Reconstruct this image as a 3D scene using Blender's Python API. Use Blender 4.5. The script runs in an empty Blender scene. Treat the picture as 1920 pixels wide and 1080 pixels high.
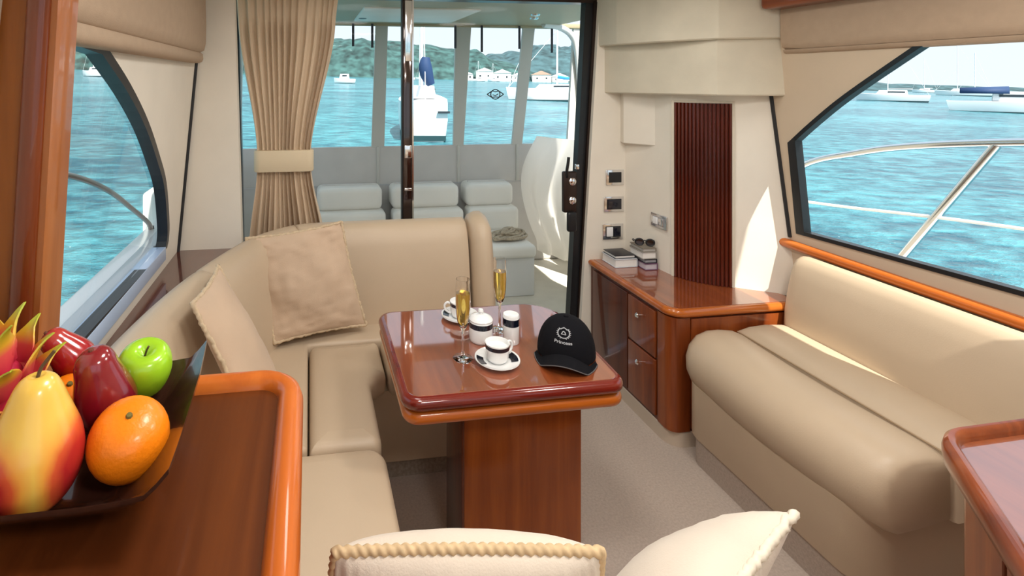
import bpy, bmesh, math, random
from mathutils import Vector, Matrix, noise
from mathutils.geometry import tessellate_polygon

random.seed(7)
PI = math.pi
scene = bpy.context.scene
C = scene.collection

# ------------------------------------------------------------------ camera
cam_d = bpy.data.cameras.new('camera')
cam = bpy.data.objects.new('camera', cam_d)
C.objects.link(cam)
cam.location = (0, 0, 1.6)
cam.rotation_euler = (PI/2, 0, -math.atan(140/970))
cam_d.sensor_width = 36
cam_d.lens = 970/1920*36
cam_d.shift_x = 240/1920
cam_d.shift_y = -390/1920
cam_d.clip_start = 0.02
cam_d.clip_end = 6000
scene.camera = cam

# ------------------------------------------------------------------ sky
world = bpy.data.worlds.new('sky')
scene.world = world
world.use_nodes = True
wn, wl = world.node_tree.nodes, world.node_tree.links
wn.clear()
wo = wn.new('ShaderNodeOutputWorld')
bg = wn.new('ShaderNodeBackground')
tc = wn.new('ShaderNodeTexCoord')
sx = wn.new('ShaderNodeSeparateXYZ')
rp = wn.new('ShaderNodeValToRGB')
wl.new(tc.outputs['Generated'], sx.inputs[0])
wl.new(sx.outputs['Z'], rp.inputs[0])
wl.new(rp.outputs[0], bg.inputs[0])
wl.new(bg.outputs[0], wo.inputs[0])
rp.color_ramp.elements[0].position = 0.0
rp.color_ramp.elements[0].color = (0.86, 0.93, 1.0, 1)
rp.color_ramp.elements[1].position = 0.7
rp.color_ramp.elements[1].color = (0.70, 0.84, 1.0, 1)
bg.inputs[1].default_value = 1.15

# ------------------------------------------------------------------ sun
sun_d = bpy.data.lights.new('sun', 'SUN')
sun = bpy.data.objects.new('sun', sun_d)
C.objects.link(sun)
sun.rotation_euler = Vector((-1.0, 4.5, -6.5)).to_track_quat('-Z', 'Y').to_euler()
sun.location = (20, -30, 40)
sun_d.energy = 10.0
sun_d.angle = 0.009
sun_d.color = (1.0, 0.94, 0.84)

# ------------------------------------------------------------------ exposure
vs = scene.view_settings
vs.view_transform = 'Standard'
vs.look = 'None'
vs.exposure = 0.0
vs.gamma = 1.0
vs.use_curve_mapping = False

# ================================================================== helpers
def setp(o, label=None, cat=None, group=None, kind=None):
    if label: o['label'] = label
    if cat: o['category'] = cat
    if group: o['group'] = group
    if kind: o['kind'] = kind
    return o

def thing(name, label, cat, loc=(0, 0, 0), rz=0.0, group=None):
    o = bpy.data.objects.new(name, None)
    C.objects.link(o)
    o.empty_display_size = 0.05
    o.location = loc
    o.rotation_euler = (0, 0, rz)
    return setp(o, label, cat, group)

def mesh_of(bm, mat, smooth=40):
    bmesh.ops.recalc_face_normals(bm, faces=bm.faces)
    me = bpy.data.meshes.new('mesh')
    bm.to_mesh(me)
    bm.free()
    if smooth:
        me.polygons.foreach_set('use_smooth', [True]*len(me.polygons))
        me.set_sharp_from_angle(angle=math.radians(smooth))
    me.materials.append(mat)
    return me

def obj(name, bm, mat, parent=None, world=True, smooth=40, label=None):
    """one mesh object; with world=True the mesh is given in world coordinates"""
    me = bm if isinstance(bm, bpy.types.Mesh) else mesh_of(bm, mat, smooth)
    me.name = name
    o = bpy.data.objects.new(name, me)
    C.objects.link(o)
    if parent is not None:
        o.parent = parent
        if world:
            p = parent
            off = Vector((0, 0, 0))
            while p is not None:
                off -= p.location
                p = p.parent
            o.location = off
    if label: o['label'] = label
    return o

def struct(name, bm, mat, label=None, parent=None, smooth=40, cat=None):
    o = obj(name, bm, mat, parent, smooth=smooth)
    if parent is None:
        setp(o, label, cat, None, 'structure')
    return o

def NB(): return bmesh.new()

def box(bm, x0, x1, y0, y1, z0, z1, r=0.0, seg=3):
    t = bmesh.new()
    bmesh.ops.create_cube(t, size=1)
    for v in t.verts:
        v.co = ((x0+x1)/2 + v.co.x*(x1-x0), (y0+y1)/2 + v.co.y*(y1-y0), (z0+z1)/2 + v.co.z*(z1-z0))
    if r > 0:
        bmesh.ops.bevel(t, geom=t.edges[:], offset=r, segments=seg, profile=0.5, affect='EDGES')
    me = bpy.data.meshes.new('t'); t.to_mesh(me); t.free()
    bm.from_mesh(me); bpy.data.meshes.remove(me)
    return bm

def rbox(*a, **k): return box(NB(), *a, **k)

def loft(bm, rings, closed=True, cap0=True, cap1=True, loop=False):
    vs_ = [[bm.verts.new(p) for p in r] for r in rings]
    n = len(vs_[0])
    pairs = list(zip(vs_, vs_[1:]))
    if loop: pairs.append((vs_[-1], vs_[0]))
    for a, b in pairs:
        for i in range(n if closed else n-1):
            j = (i+1) % n
            bm.faces.new((a[i], a[j], b[j], b[i]))
    if closed and not loop:
        for flag, ring, co in ((cap0, vs_[0][::-1], [Vector(p) for p in rings[0]][::-1]), (cap1, vs_[-1], [Vector(p) for p in rings[-1]])):
            if not flag: continue
            if n <= 4: bm.faces.new(ring); continue
            for tri in tessellate_polygon([co]):
                try: bm.faces.new([ring[q] for q in tri])
                except ValueError: pass
    return bm

def tube(bm, pts, r, seg=10, closed=False, caps=True):
    pts = [Vector(p) for p in pts]
    n = len(pts)
    up = Vector((0, 0, 1))
    rings = []
    prev = None
    s = 0.0
    for i in range(n):
        if closed: t = pts[(i+1) % n] - pts[i-1]
        else: t = pts[min(i+1, n-1)] - pts[max(i-1, 0)]
        t.normalize()
        if prev is None:
            a = up if abs(t.z) < 0.9 else Vector((1, 0, 0))
            nx = t.cross(a).normalized()
        else:
            nx = (prev - t*prev.dot(t)).normalized()
        prev = nx
        ny = t.cross(nx)
        if i: s += (pts[i]-pts[i-1]).length
        ring = []
        for k in range(seg):
            th = 2*PI*k/seg
            rr = r(s, th, i/(max(n-1, 1))) if callable(r) else r
            ring.append(pts[i] + nx*(math.cos(th)*rr) + ny*(math.sin(th)*rr))
        rings.append(ring)
    return loft(bm, rings, True, caps, caps, loop=closed)

def rod(a, b, r, seg=12): return tube(NB(), [a, b], r, seg)

def lathe(bm, prof, seg=28, c=(0, 0, 0), cap=True):
    rings = []
    for r, z in prof:
        rings.append([(c[0]+r*math.cos(2*PI*k/seg), c[1]+r*math.sin(2*PI*k/seg), c[2]+z) for k in range(seg)])
    return loft(bm, rings, True, cap, cap)

def spline(pts, n=8, closed=False):
    P = [Vector(p) for p in pts]
    out = []
    m = len(P)
    rng = m if closed else m-1
    for i in range(rng):
        p0 = P[i-1] if (closed or i > 0) else P[0]*2-P[1]
        p1 = P[i]
        p2 = P[(i+1) % m]
        p3 = P[(i+2) % m] if (closed or i+2 < m) else P[m-1]*2-P[m-2]
        for k in range(n):
            t = k/n
            out.append(0.5*((2*p1)+(p2-p0)*t+(2*p0-5*p1+4*p2-p3)*t*t+(-p0+3*p1-3*p2+p3)*t**3))
    if not closed: out.append(P[-1].copy())
    return out

class Outline(list):
    """rounded polygon that remembers its corners, so that it can be offset cleanly"""

def outline(poly, rad, seg=8):
    """rounded polygon (counter-clockwise) as a list of (x, y); rad one number or one per corner"""
    n = len(poly)
    rads = list(rad) if isinstance(rad, (list, tuple)) else [rad]*n
    out = Outline()
    out.poly, out.rads, out.seg = list(poly), rads, seg
    for i in range(n):
        p = Vector(poly[i]); a = Vector(poly[i-1])-p; b = Vector(poly[(i+1) % n])-p
        r = rads[i]
        if r <= 0:
            out.append((p.x, p.y)); continue
        la, lb = a.length, b.length
        a.normalize(); b.normalize()
        ang = a.angle(b)
        d = min(r/math.tan(ang/2), la*0.49, lb*0.49)
        rr = d*math.tan(ang/2)
        c = p + (a+b).normalized()*(rr/math.sin(ang/2))
        s, e = p+a*d, p+b*d
        a0 = math.atan2(s.y-c.y, s.x-c.x); a1 = math.atan2(e.y-c.y, e.x-c.x)
        da = (a1-a0+PI) % (2*PI)-PI
        for k in range(seg+1):
            t = a0+da*k/seg
            out.append((c.x+rr*math.cos(t), c.y+rr*math.sin(t)))
    return out

def inset(ol, d):
    pts = ol.poly if isinstance(ol, Outline) else ol
    n = len(pts)
    out = []; convex = []
    for i in range(n):
        p = Vector(pts[i])
        e1 = (p-Vector(pts[i-1])).normalized(); e2 = (Vector(pts[(i+1) % n])-p).normalized()
        n1 = Vector((-e1.y, e1.x)); n2 = Vector((-e2.y, e2.x))
        m = n1+n2
        m = m/max(m.dot(n1), 0.2)
        q = p+m*d
        out.append((q.x, q.y)); convex.append(e1.x*e2.y-e1.y*e2.x > 0)
    if isinstance(ol, Outline):
        rs = [r if r <= 0 else max(0.0006, r-d if c else r+d) for r, c in zip(ol.rads, convex)]
        return outline(out, rs, ol.seg)
    return out

def slab(bm, ol, prof, cap0=True, cap1=True, loop=False):
    rings = [[(x, y, z) for x, y in inset(ol, d)] for d, z in prof]
    return loft(bm, rings, True, cap0, cap1, loop)

def rrect(x0, x1, y0, y1, r, seg=8):
    return outline([(x0, y0), (x1, y0), (x1, y1), (x0, y1)], r, seg)

def bull(z0, z1, d0=0.0, n=6, r=None):
    """bullnose edge profile from z0 up to z1"""
    h = (z1-z0)/2
    r = r or h
    out = []
    for k in range(n+1):
        t = -PI/2+PI*k/n
        out.append((d0+r*(1-math.cos(t)), (z0+z1)/2+h*math.sin(t)))
    return out

def cushion_prof(z0, z1, r, n=5, crown=0.012, wide=0.10):
    pr = [(r*0.6, z0), (r*0.15, z0+r*0.5)]
    pr.append((0, z0+r))
    for k in range(n+1):
        t = PI/2*k/n
        pr.append((r*(1-math.cos(t)), z1-r+r*math.sin(t)))
    pr.append((r+wide*0.4, z1+crown*0.75))
    return pr

def poly_prism(bm, loops, f0, f1):
    """polygon with holes; f0/f1 map (a, b) to the two faces"""
    tri = tessellate_polygon([[Vector((a, b, 0)) for a, b in lp] for lp in loops])
    flat = [p for lp in loops for p in lp]
    v0 = [bm.verts.new(f0(*p)) for p in flat]
    v1 = [bm.verts.new(f1(*p)) for p in flat]
    for t in tri:
        try:
            bm.faces.new([v0[i] for i in t]); bm.faces.new([v1[i] for i in t[::-1]])
        except ValueError:
            pass
    k = 0
    for lp in loops:
        n = len(lp)
        for i in range(n):
            j = (i+1) % n
            bm.faces.new((v0[k+i], v0[k+j], v1[k+j], v1[k+i]))
        k += n
    return bm

def copy_tree(o, parent=None):
    c = o.copy()
    C.objects.link(c)
    c.parent = parent
    for ch in [x for x in bpy.data.objects if x.parent == o]:
        copy_tree(ch, c)
    return c

# ================================================================== materials
def new_mat(name):
    m = bpy.data.materials.new(name)
    m.use_nodes = True
    n = m.node_tree.nodes
    return m, n, m.node_tree.links, n['Principled BSDF']

def pbr(name, col, rough=0.5, metal=0.0, coat=0.0, spec=0.5, var=0.0, vscale=8.0, bump=0.0, bscale=200.0, sheen=0.0, stretch=(1, 1, 1), trans=0.0, ior=1.45, croug=0.05):
    m, n, l, b = new_mat(name)
    b.inputs['Base Color'].default_value = (*col, 1)
    b.inputs['Roughness'].default_value = rough
    b.inputs['Metallic'].default_value = metal
    b.inputs['Coat Weight'].default_value = coat
    b.inputs['Coat Roughness'].default_value = croug
    b.inputs['Specular IOR Level'].default_value = spec
    b.inputs['Sheen Weight'].default_value = sheen
    b.inputs['Transmission Weight'].default_value = trans
    b.inputs['IOR'].default_value = ior
    if var > 0 or bump > 0:
        t = n.new('ShaderNodeTexCoord'); mp = n.new('ShaderNodeMapping')
        mp.inputs['Scale'].default_value = stretch
        l.new(t.outputs['Object'], mp.inputs[0])
    if var > 0:
        nz = n.new('ShaderNodeTexNoise'); nz.inputs['Scale'].default_value = vscale; nz.inputs['Detail'].default_value = 4
        l.new(mp.outputs[0], nz.inputs['Vector'])
        r = n.new('ShaderNodeValToRGB')
        r.color_ramp.elements[0].position = 0.3; r.color_ramp.elements[1].position = 0.7
        r.color_ramp.elements[0].color = (*[c*(1-var) for c in col], 1)
        r.color_ramp.elements[1].color = (*[min(1, c*(1+var)) for c in col], 1)
        l.new(nz.outputs['Fac'], r.inputs[0]); l.new(r.outputs[0], b.inputs['Base Color'])
    if bump > 0:
        n2 = n.new('ShaderNodeTexNoise'); n2.inputs['Scale'].default_value = bscale; n2.inputs['Detail'].default_value = 2
        l.new(mp.outputs[0], n2.inputs['Vector'])
        bp = n.new('ShaderNodeBump'); bp.inputs['Strength'].default_value = bump; bp.inputs['Distance'].default_value = 0.002
        l.new(n2.outputs['Fac'], bp.inputs['Height']); l.new(bp.outputs[0], b.inputs['Normal'])
    return m

def wood(name, dark, mid, light, grain='z', scale=1.0, rough=0.3, coat=0.6, croug=0.06, cior=1.5):
    m, n, l, b = new_mat(name)
    t = n.new('ShaderNodeTexCoord'); mp = n.new('ShaderNodeMapping')
    s = {'x': (1.2, 14, 14), 'y': (14, 1.2, 14), 'z': (14, 14, 1.2)}[grain]
    mp.inputs['Scale'].default_value = [q*scale for q in s]
    l.new(t.outputs['Object'], mp.inputs[0])
    nz = n.new('ShaderNodeTexNoise'); nz.inputs['Scale'].default_value = 1.0; nz.inputs['Detail'].default_value = 6
    nz.inputs['Roughness'].default_value = 0.6; nz.inputs['Distortion'].default_value = 0.6
    l.new(mp.outputs[0], nz.inputs['Vector'])
    r = n.new('ShaderNodeValToRGB')
    e = r.color_ramp.elements
    e[0].position = 0.28; e[0].color = (*dark, 1)
    e[1].position = 0.75; e[1].color = (*light, 1)
    x = e.new(0.5); x.color = (*mid, 1)
    l.new(nz.outputs['Fac'], r.inputs[0]); l.new(r.outputs[0], b.inputs['Base Color'])
    b.inputs['Roughness'].default_value = rough
    b.inputs['Coat Weight'].default_value = coat
    b.inputs['Coat Roughness'].default_value = croug
    b.inputs['Coat IOR'].default_value = cior
    b.inputs['Specular IOR Level'].default_value = 0.2
    return m

def pane_mat(name, tint=(1, 1, 1), f=0.08):
    m = bpy.data.materials.new(name); m.use_nodes = True
    n, l = m.node_tree.nodes, m.node_tree.links
    n.clear()
    o = n.new('ShaderNodeOutputMaterial'); mx = n.new('ShaderNodeMixShader')
    tr = n.new('ShaderNodeBsdfTransparent'); gl = n.new('ShaderNodeBsdfGlossy')
    lw = n.new('ShaderNodeLayerWeight'); mu = n.new('ShaderNodeMath'); mu.operation = 'MULTIPLY'
    tr.inputs[0].default_value = (*tint, 1); gl.inputs['Roughness'].default_value = 0.01
    lw.inputs[0].default_value = 0.25; mu.inputs[1].default_value = f*4
    l.new(lw.outputs['Fresnel'], mu.inputs[0]); l.new(mu.outputs[0], mx.inputs[0])
    l.new(tr.outputs[0], mx.inputs[1]); l.new(gl.outputs[0], mx.inputs[2]); l.new(mx.outputs[0], o.inputs[0])
    return m

M = {}
M['cherry_z'] = wood('cherry_upright', (0.12, 0.022, 0.005), (0.21, 0.044, 0.009), (0.32, 0.080, 0.016), 'z')
M['cherry_y'] = wood('cherry_long', (0.13, 0.024, 0.006), (0.23, 0.046, 0.010), (0.33, 0.080, 0.016), 'y')
M['pedestal'] = wood('pedestal_veneer', (0.16, 0.030, 0.005), (0.31, 0.072, 0.010), (0.46, 0.128, 0.018), 'z', 0.8, 0.3, 0.5)
M['table_top'] = wood('table_veneer', (0.19, 0.040, 0.012), (0.28, 0.064, 0.017), (0.38, 0.098, 0.024), 'y', 0.8, 0.3, 1.0, 0.04, 2.9)
M['table_edge'] = wood('table_red_edge', (0.10, 0.008, 0.005), (0.16, 0.014, 0.008), (0.22, 0.022, 0.010), 'x', 1, 0.25, 1.0, 0.06)
M['orange_wood'] = wood('orange_cherry', (0.30, 0.062, 0.008), (0.44, 0.105, 0.012), (0.54, 0.15, 0.020), 'x', 1, 0.28, 0.9)
M['orange_wood_y'] = wood('orange_cherry_long', (0.40, 0.085, 0.012), (0.52, 0.125, 0.017), (0.60, 0.17, 0.028), 'y', 1, 0.35, 0.5)
M['dark_wood'] = wood('dark_cherry', (0.050, 0.011, 0.005), (0.095, 0.020, 0.007), (0.15, 0.034, 0.010), 'z', 1, 0.3, 0.6)
M['counter_wood'] = wood('counter_veneer', (0.036, 0.008, 0.002), (0.090, 0.022, 0.005), (0.18, 0.048, 0.009), 'y', 0.55, 0.35, 0.35, 0.12)
M['moulding'] = wood('moulding_wood', (0.085, 0.016, 0.004), (0.15, 0.030, 0.007), (0.21, 0.046, 0.010), 'z', 1, 0.3, 0.8)
M['pillar_light'] = wood('pillar_light_strip', (0.26, 0.075, 0.015), (0.34, 0.105, 0.022), (0.42, 0.14, 0.034), 'z', 1, 0.3, 0.7)
M['pillar_panel'] = wood('pillar_panel', (0.15, 0.042, 0.005), (0.23, 0.068, 0.008), (0.31, 0.098, 0.012), 'z', 1, 0.35, 0.3)
M['ledge'] = wood('ledge_veneer', (0.07, 0.016, 0.010), (0.12, 0.03, 0.016), (0.18, 0.05, 0.024), 'y', 1, 0.2, 1.0, 0.03, 1.9)
M['leather'] = pbr('beige_leather', (0.57, 0.445, 0.315), 0.40, var=0.04, vscale=3, bump=0.12, bscale=260)
M['leather_dark'] = pbr('beige_leather_piping', (0.40, 0.28, 0.17), 0.5)
M['pillow'] = pbr('tan_pillow_fabric', (0.60, 0.44, 0.31), 0.75, var=0.06, vscale=6, bump=0.3, bscale=300, sheen=0.2)
M['pillow_white'] = pbr('ivory_pillow_fabric', (0.64, 0.555, 0.46), 0.75, var=0.04, vscale=8, bump=0.3, bscale=300, sheen=0.2)
M['rope'] = pbr('gold_rope', (0.58, 0.42, 0.24), 0.7, var=0.15, vscale=60)
M['wall'] = pbr('cream_lining', (0.82, 0.76, 0.66), 0.6, var=0.03, vscale=5, bump=0.08, bscale=150)
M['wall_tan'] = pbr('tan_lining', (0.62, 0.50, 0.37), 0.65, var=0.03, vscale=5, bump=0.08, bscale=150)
M['soffit'] = pbr('cream_suede', (0.66, 0.60, 0.48), 0.8, var=0.05, vscale=7, bump=0.2, bscale=200)
M['valance'] = pbr('taupe_blind_fabric', (0.46, 0.34, 0.24), 0.8, var=0.03, vscale=30, bump=0.25, bscale=350)
M['curtain'] = pbr('curtain_fabric', (0.66, 0.51, 0.36), 0.75, var=0.05, vscale=14, stretch=(1, 1, .1), bump=0.15, bscale=400, sheen=0.2)
M['tieback'] = pbr('tieback_fabric', (0.72, 0.60, 0.42), 0.7, bump=0.15, bscale=300)
M['carpet'] = pbr('carpet', (0.47, 0.385, 0.325), 0.95, var=0.10, vscale=120, bump=0.7, bscale=420)
M['black'] = pbr('black_frame', (0.012, 0.013, 0.015), 0.35)
M['gasket'] = pbr('black_rubber', (0.02, 0.02, 0.022), 0.6)
M['chrome'] = pbr('chrome', (0.85, 0.85, 0.86), 0.12, 1.0)
M['steel'] = pbr('stainless_tube', (0.78, 0.78, 0.80), 0.22, 1.0)
M['bronze'] = pbr('dark_bronze', (0.045, 0.03, 0.025), 0.3, 0.6)
M['white'] = pbr('white_gelcoat', (0.85, 0.85, 0.85), 0.3, coat=0.4)
M['white_soft'] = pbr('white_vinyl', (0.86, 0.83, 0.77), 0.5, var=0.03, vscale=4)
M['canvas'] = pbr('grey_canvas', (0.62, 0.60, 0.58), 0.7, var=0.04, vscale=6)
M['canvas_post'] = pbr('grey_frame', (0.58, 0.57, 0.53), 0.5)
M['roof'] = pbr('cockpit_headliner', (0.42, 0.35, 0.22), 0.5, var=0.05, vscale=2)
M['strap'] = pbr('dark_strap', (0.05, 0.05, 0.06), 0.7)
M['deck'] = pbr('cream_deck', (0.68, 0.64, 0.55), 0.6, var=0.05, vscale=10)
M['glass'] = pane_mat('window_glass', (0.97, 0.99, 0.99), 0.05)
M['vinyl'] = pane_mat('clear_vinyl', (0.96, 0.98, 0.98), 0.06)
M['crystal'] = pbr('clear_glass', (1, 1, 1), 0.0, trans=1.0, ior=1.45)
M['champagne'] = pbr('champagne', (0.95, 0.70, 0.16), 0.02, trans=0.85, ior=1.33)
M['porcelain'] = pbr('white_porcelain', (0.88, 0.88, 0.87), 0.15, coat=0.5)
M['navy'] = pbr('navy_glaze', (0.006, 0.008, 0.018), 0.15, coat=0.5)
M['cap'] = pbr('black_cotton', (0.006, 0.006, 0.008), 0.9, spec=0.15, bump=0.3, bscale=500)
M['thread'] = pbr('grey_embroidery', (0.38, 0.39, 0.41), 0.7)
M['bowl'] = pbr('dark_brown_lacquer', (0.045, 0.016, 0.010), 0.25, coat=0.6, var=0.15, vscale=12)
def translucent(name, col, f=0.5):
    m = bpy.data.materials.new(name); m.use_nodes = True
    n, l = m.node_tree.nodes, m.node_tree.links
    n.clear()
    o = n.new('ShaderNodeOutputMaterial'); mx = n.new('ShaderNodeMixShader'); d = n.new('ShaderNodeBsdfDiffuse'); t = n.new('ShaderNodeBsdfTranslucent')
    d.inputs[0].default_value = (*col, 1); t.inputs[0].default_value = (*col, 1); mx.inputs[0].default_value = f
    l.new(d.outputs[0], mx.inputs[1]); l.new(t.outputs[0], mx.inputs[2]); l.new(mx.outputs[0], o.inputs[0])
    return m
M['sheer'] = translucent('white_canvas', (0.92, 0.90, 0.86), 0.55)
M['reveal'] = pbr('wall_edge', (0.66, 0.60, 0.49), 0.6)

# ================================================================== setting
def xl(z): return -0.60+0.092*(z-0.82)
def xr(z): return 2.20-0.094*(z-0.89)

# ---- sea, hills -----------------------------------------------------
SX, SY = -0.0251, 0.01505
def sea_z(x, y): return -1.2+SX*x+SY*y

def sea_mat():
    m, n, l, b = new_mat('sea_water')
    t = n.new('ShaderNodeTexCoord'); mp = n.new('ShaderNodeMapping')
    mp.inputs['Scale'].default_value = (1.3, 2.3, 2.3); mp.inputs['Rotation'].default_value = (0, 0, 0.5)
    l.new(t.outputs['Object'], mp.inputs[0])
    n1 = n.new('ShaderNodeTexNoise'); n1.inputs['Scale'].default_value = 0.9; n1.inputs['Detail'].default_value = 6; n1.inputs['Roughness'].default_value = 0.62
    n2 = n.new('ShaderNodeTexNoise'); n2.inputs['Scale'].default_value = 0.05; n2.inputs['Detail'].default_value = 3
    l.new(mp.outputs[0], n1.inputs['Vector']); l.new(mp.outputs[0], n2.inputs['Vector'])
    ad = n.new('ShaderNodeMath'); ad.operation = 'MULTIPLY_ADD'; ad.inputs[1].default_value = 0.6
    l.new(n1.outputs['Fac'], ad.inputs[0])
    mu = n.new('ShaderNodeMath'); mu.operation = 'MULTIPLY'; mu.inputs[1].default_value = 0.4
    l.new(n2.outputs['Fac'], mu.inputs[0]); l.new(mu.outputs[0], ad.inputs[2])
    r = n.new('ShaderNodeValToRGB')  # ripple highlights and dark troughs painted into the base colour
    e = r.color_ramp.elements
    e[0].position = 0.42; e[0].color = (0.002, 0.075, 0.115, 1)
    e[1].position = 0.59; e[1].color = (0.075, 0.31, 0.36, 1)
    l.new(ad.outputs[0], r.inputs[0]); l.new(r.outputs[0], b.inputs['Base Color'])
    b.inputs['Roughness'].default_value = 0.18
    bp = n.new('ShaderNodeBump'); bp.inputs['Strength'].default_value = 0.9; bp.inputs['Distance'].default_value = 0.35
    l.new(n1.outputs['Fac'], bp.inputs['Height']); l.new(bp.outputs[0], b.inputs['Normal'])
    return m

bm = NB()
S = 3500
loft(bm, [[(-S, -S, sea_z(-S, -S)), (-S, S, sea_z(-S, S))], [(S, -S, sea_z(S, -S)), (S, S, sea_z(S, S))]], closed=False)
struct('sea', bm, sea_mat(), 'turquoise rippled sea around the boat', smooth=0, cat='sea')

M['hill'] = pbr('hazy_wooded_hillside', (0.032, 0.078, 0.075), 0.9, var=0.75, vscale=0.16)  # grey-teal base colour carries the haze over the woods
M['hill_far'] = pbr('hazy_wooded_far_hillside', (0.045, 0.092, 0.105), 0.9, var=0.55, vscale=0.12)  # bluer tint, more distance haze put into the colour
M['shore'] = pbr('shore_sand', (0.55, 0.50, 0.44), 0.9)

def hill(name, pts, depth, mat, label, seed):
    """ridge along a polyline of (x, y, height) on the sea"""
    P = spline(pts, 14)
    bm = NB()
    rings = []
    n = len(P)
    for i, p in enumerate(P):
        t = (P[min(i+1, n-1)]-P[max(i-1, 0)]); t.z = 0; t.normalize()
        back = Vector((-t.y, t.x, 0))
        if back.dot(Vector((p.x, p.y, 0))) < 0: back = -back
        ring = []
        z0 = sea_z(p.x, p.y)
        h = p.z*(1+0.16*noise.noise(Vector((i*0.22, seed, 0)))+0.03*noise.noise(Vector((i*0.9, seed, 3))))
        for k, (d, f) in enumerate([(-0.05, -0.05), (0.0, 0.03), (0.12, 0.30), (0.30, 0.62), (0.55, 0.90), (0.75, 1.0), (1.1, 0.8), (1.6, -0.1)]):
            q = p+back*depth*d
            w = h*f*(1+(0.16*noise.noise(Vector((q.x*0.03, q.y*0.03, seed))) if 0.1 < f else 0))
            ring.append((q.x, q.y, z0+w))
        rings.append(ring)
    loft(bm, rings, closed=False)
    return struct(name, bm, mat, label, cat='hill')

hill('hill', [(-330, 420, 60), (-160, 420, 46), (-60, 400, 37), (0, 390, 31), (40, 385, 35), (90, 385, 33), (140, 380, 27), (185, 380, 12), (215, 380, 2)], 90, M['hill'], 'wooded green hillside across the bay seen behind the cockpit', 1)
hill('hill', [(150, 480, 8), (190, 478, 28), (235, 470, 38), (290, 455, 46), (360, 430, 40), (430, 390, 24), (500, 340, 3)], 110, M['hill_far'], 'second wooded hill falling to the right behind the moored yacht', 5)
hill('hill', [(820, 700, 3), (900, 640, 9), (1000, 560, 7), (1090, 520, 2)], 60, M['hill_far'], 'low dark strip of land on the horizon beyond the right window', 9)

# ---- hull of this boat seen outside: coamings, side decks ------------
struct('trim_1', rbox(-0.785, -0.700, -1.0, 2.9, 0.30, 0.885, 0.012), M['white'], 'white coaming outside the left window')
tr2 = struct('trim_2', rbox(-0.702, -0.645, -1.0, 2.60, 0.30, 0.900, 0.004), pbr('grey_window_channel', (0.50, 0.53, 0.57), 0.3, coat=0.3), 'pale grey channel between coaming and left window')
obj('track', rbox(-0.640, -0.584, 1.05, 2.238, 0.86, 0.913, 0.003), pbr('blue_window_track', (0.46, 0.58, 0.78), 0.4, coat=0.3), tr2)
obj('gasket', rbox(-0.645, -0.637, 1.05, 2.28, 0.80, 0.905, 0.001), M['black'], tr2)
struct('trim_3', rbox(2.32, 2.75, -1.0, 3.0, 0.2, 0.55, 0.03), M['white'], 'white side deck below the right window')

# ---- floor -----------------------------------------------------------
struct('floor', rbox(-0.7, 2.3, -1.6, 2.74, -0.06, 0.0), M['carpet'], 'beige carpet floor of the cabin', smooth=0)
# ---- ceiling ---------------------------------------------------------
struct('ceiling', rbox(-0.62, 2.25, -1.0, 2.80, 2.12, 2.20), M['wall'], 'cream cabin ceiling', smooth=0)

# ---- left wall with window ------------------------------------------
def curve2(pts, n=4): return [(p.x, p.y) for p in spline([(a, b, 0) for a, b in pts], n)]
LW = [(1.045, 0.905), (2.262, 0.905)]+curve2([(2.275, 0.925), (2.262, 1.00), (2.15, 1.19), (2.01, 1.32), (1.83, 1.46), (1.62, 1.585), (1.40, 1.69)])+[(1.045, 1.72)]
bm = NB()
poly_prism(bm, [[(-1.6, 0.0), (2.52, 0.0), (2.52, 2.12), (-1.6, 2.12)], LW],
           lambda a, b: (xl(b), a, b), lambda a, b: (xl(b)-0.03, a, b))
struct('wall_left', bm, M['wall'], 'cream lined left cabin wall', smooth=0)

def window(name, poly, xf, side, lab, w, dep, bot):
    t = bpy.data.objects.new(name, None); C.objects.link(t)
    setp(t, lab, 'window', None, 'structure')
    inner = bot or inset(poly, w)
    bm = NB()
    poly_prism(bm, [inset(poly, -0.004), inner], lambda a, b: (xf(b)+side*0.006, a, b), lambda a, b: (xf(b)-side*dep, a, b))
    obj('window_frame', bm, M['black'], t, smooth=0)
    bm = NB()
    poly_prism(bm, [inset(poly, w*0.4)], lambda a, b: (xf(b)-side*dep*0.5, a, b), lambda a, b: (xf(b)-side*(dep*0.5+0.005), a, b))
    obj('pane', bm, M['glass'], t, smooth=0)
    return t
window('window_1', LW, xl, 1, 'large left side window with thick black curved frame', 0.026, 0.035,
       [(a, max(b, 0.908)) for a, b in inset(LW, 0.026)[:1]]+[(2.236, 0.908)]+inset(LW, 0.026)[2:])

# ---- right wall with window -----------------------------------------
RW = [(0.95, 0.945), (2.06, 0.905)]+curve2([(2.065, 1.312), (1.95, 1.415), (1.80, 1.537), (1.55, 1.712), (1.44, 1.785)])+[(1.05, 1.785)]
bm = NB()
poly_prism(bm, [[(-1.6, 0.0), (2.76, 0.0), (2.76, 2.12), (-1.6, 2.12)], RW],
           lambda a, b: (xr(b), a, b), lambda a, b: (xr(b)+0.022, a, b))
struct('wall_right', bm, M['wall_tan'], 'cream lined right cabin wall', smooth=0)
w2 = window('window_2', RW, xr, -1, 'large right side window with black frame and slanted end', 0.013, 0.030, None)

bm = NB()
poly_prism(bm, [[(2.022, 0.910), (2.062, 0.905), (2.068, 1.315), (2.030, 1.345)]], lambda a, b: (xr(b)-0.007, a, b), lambda a, b: (xr(b)+0.03, a, b))
obj('window_frame', bm, M['black'], w2, smooth=0)

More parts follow.
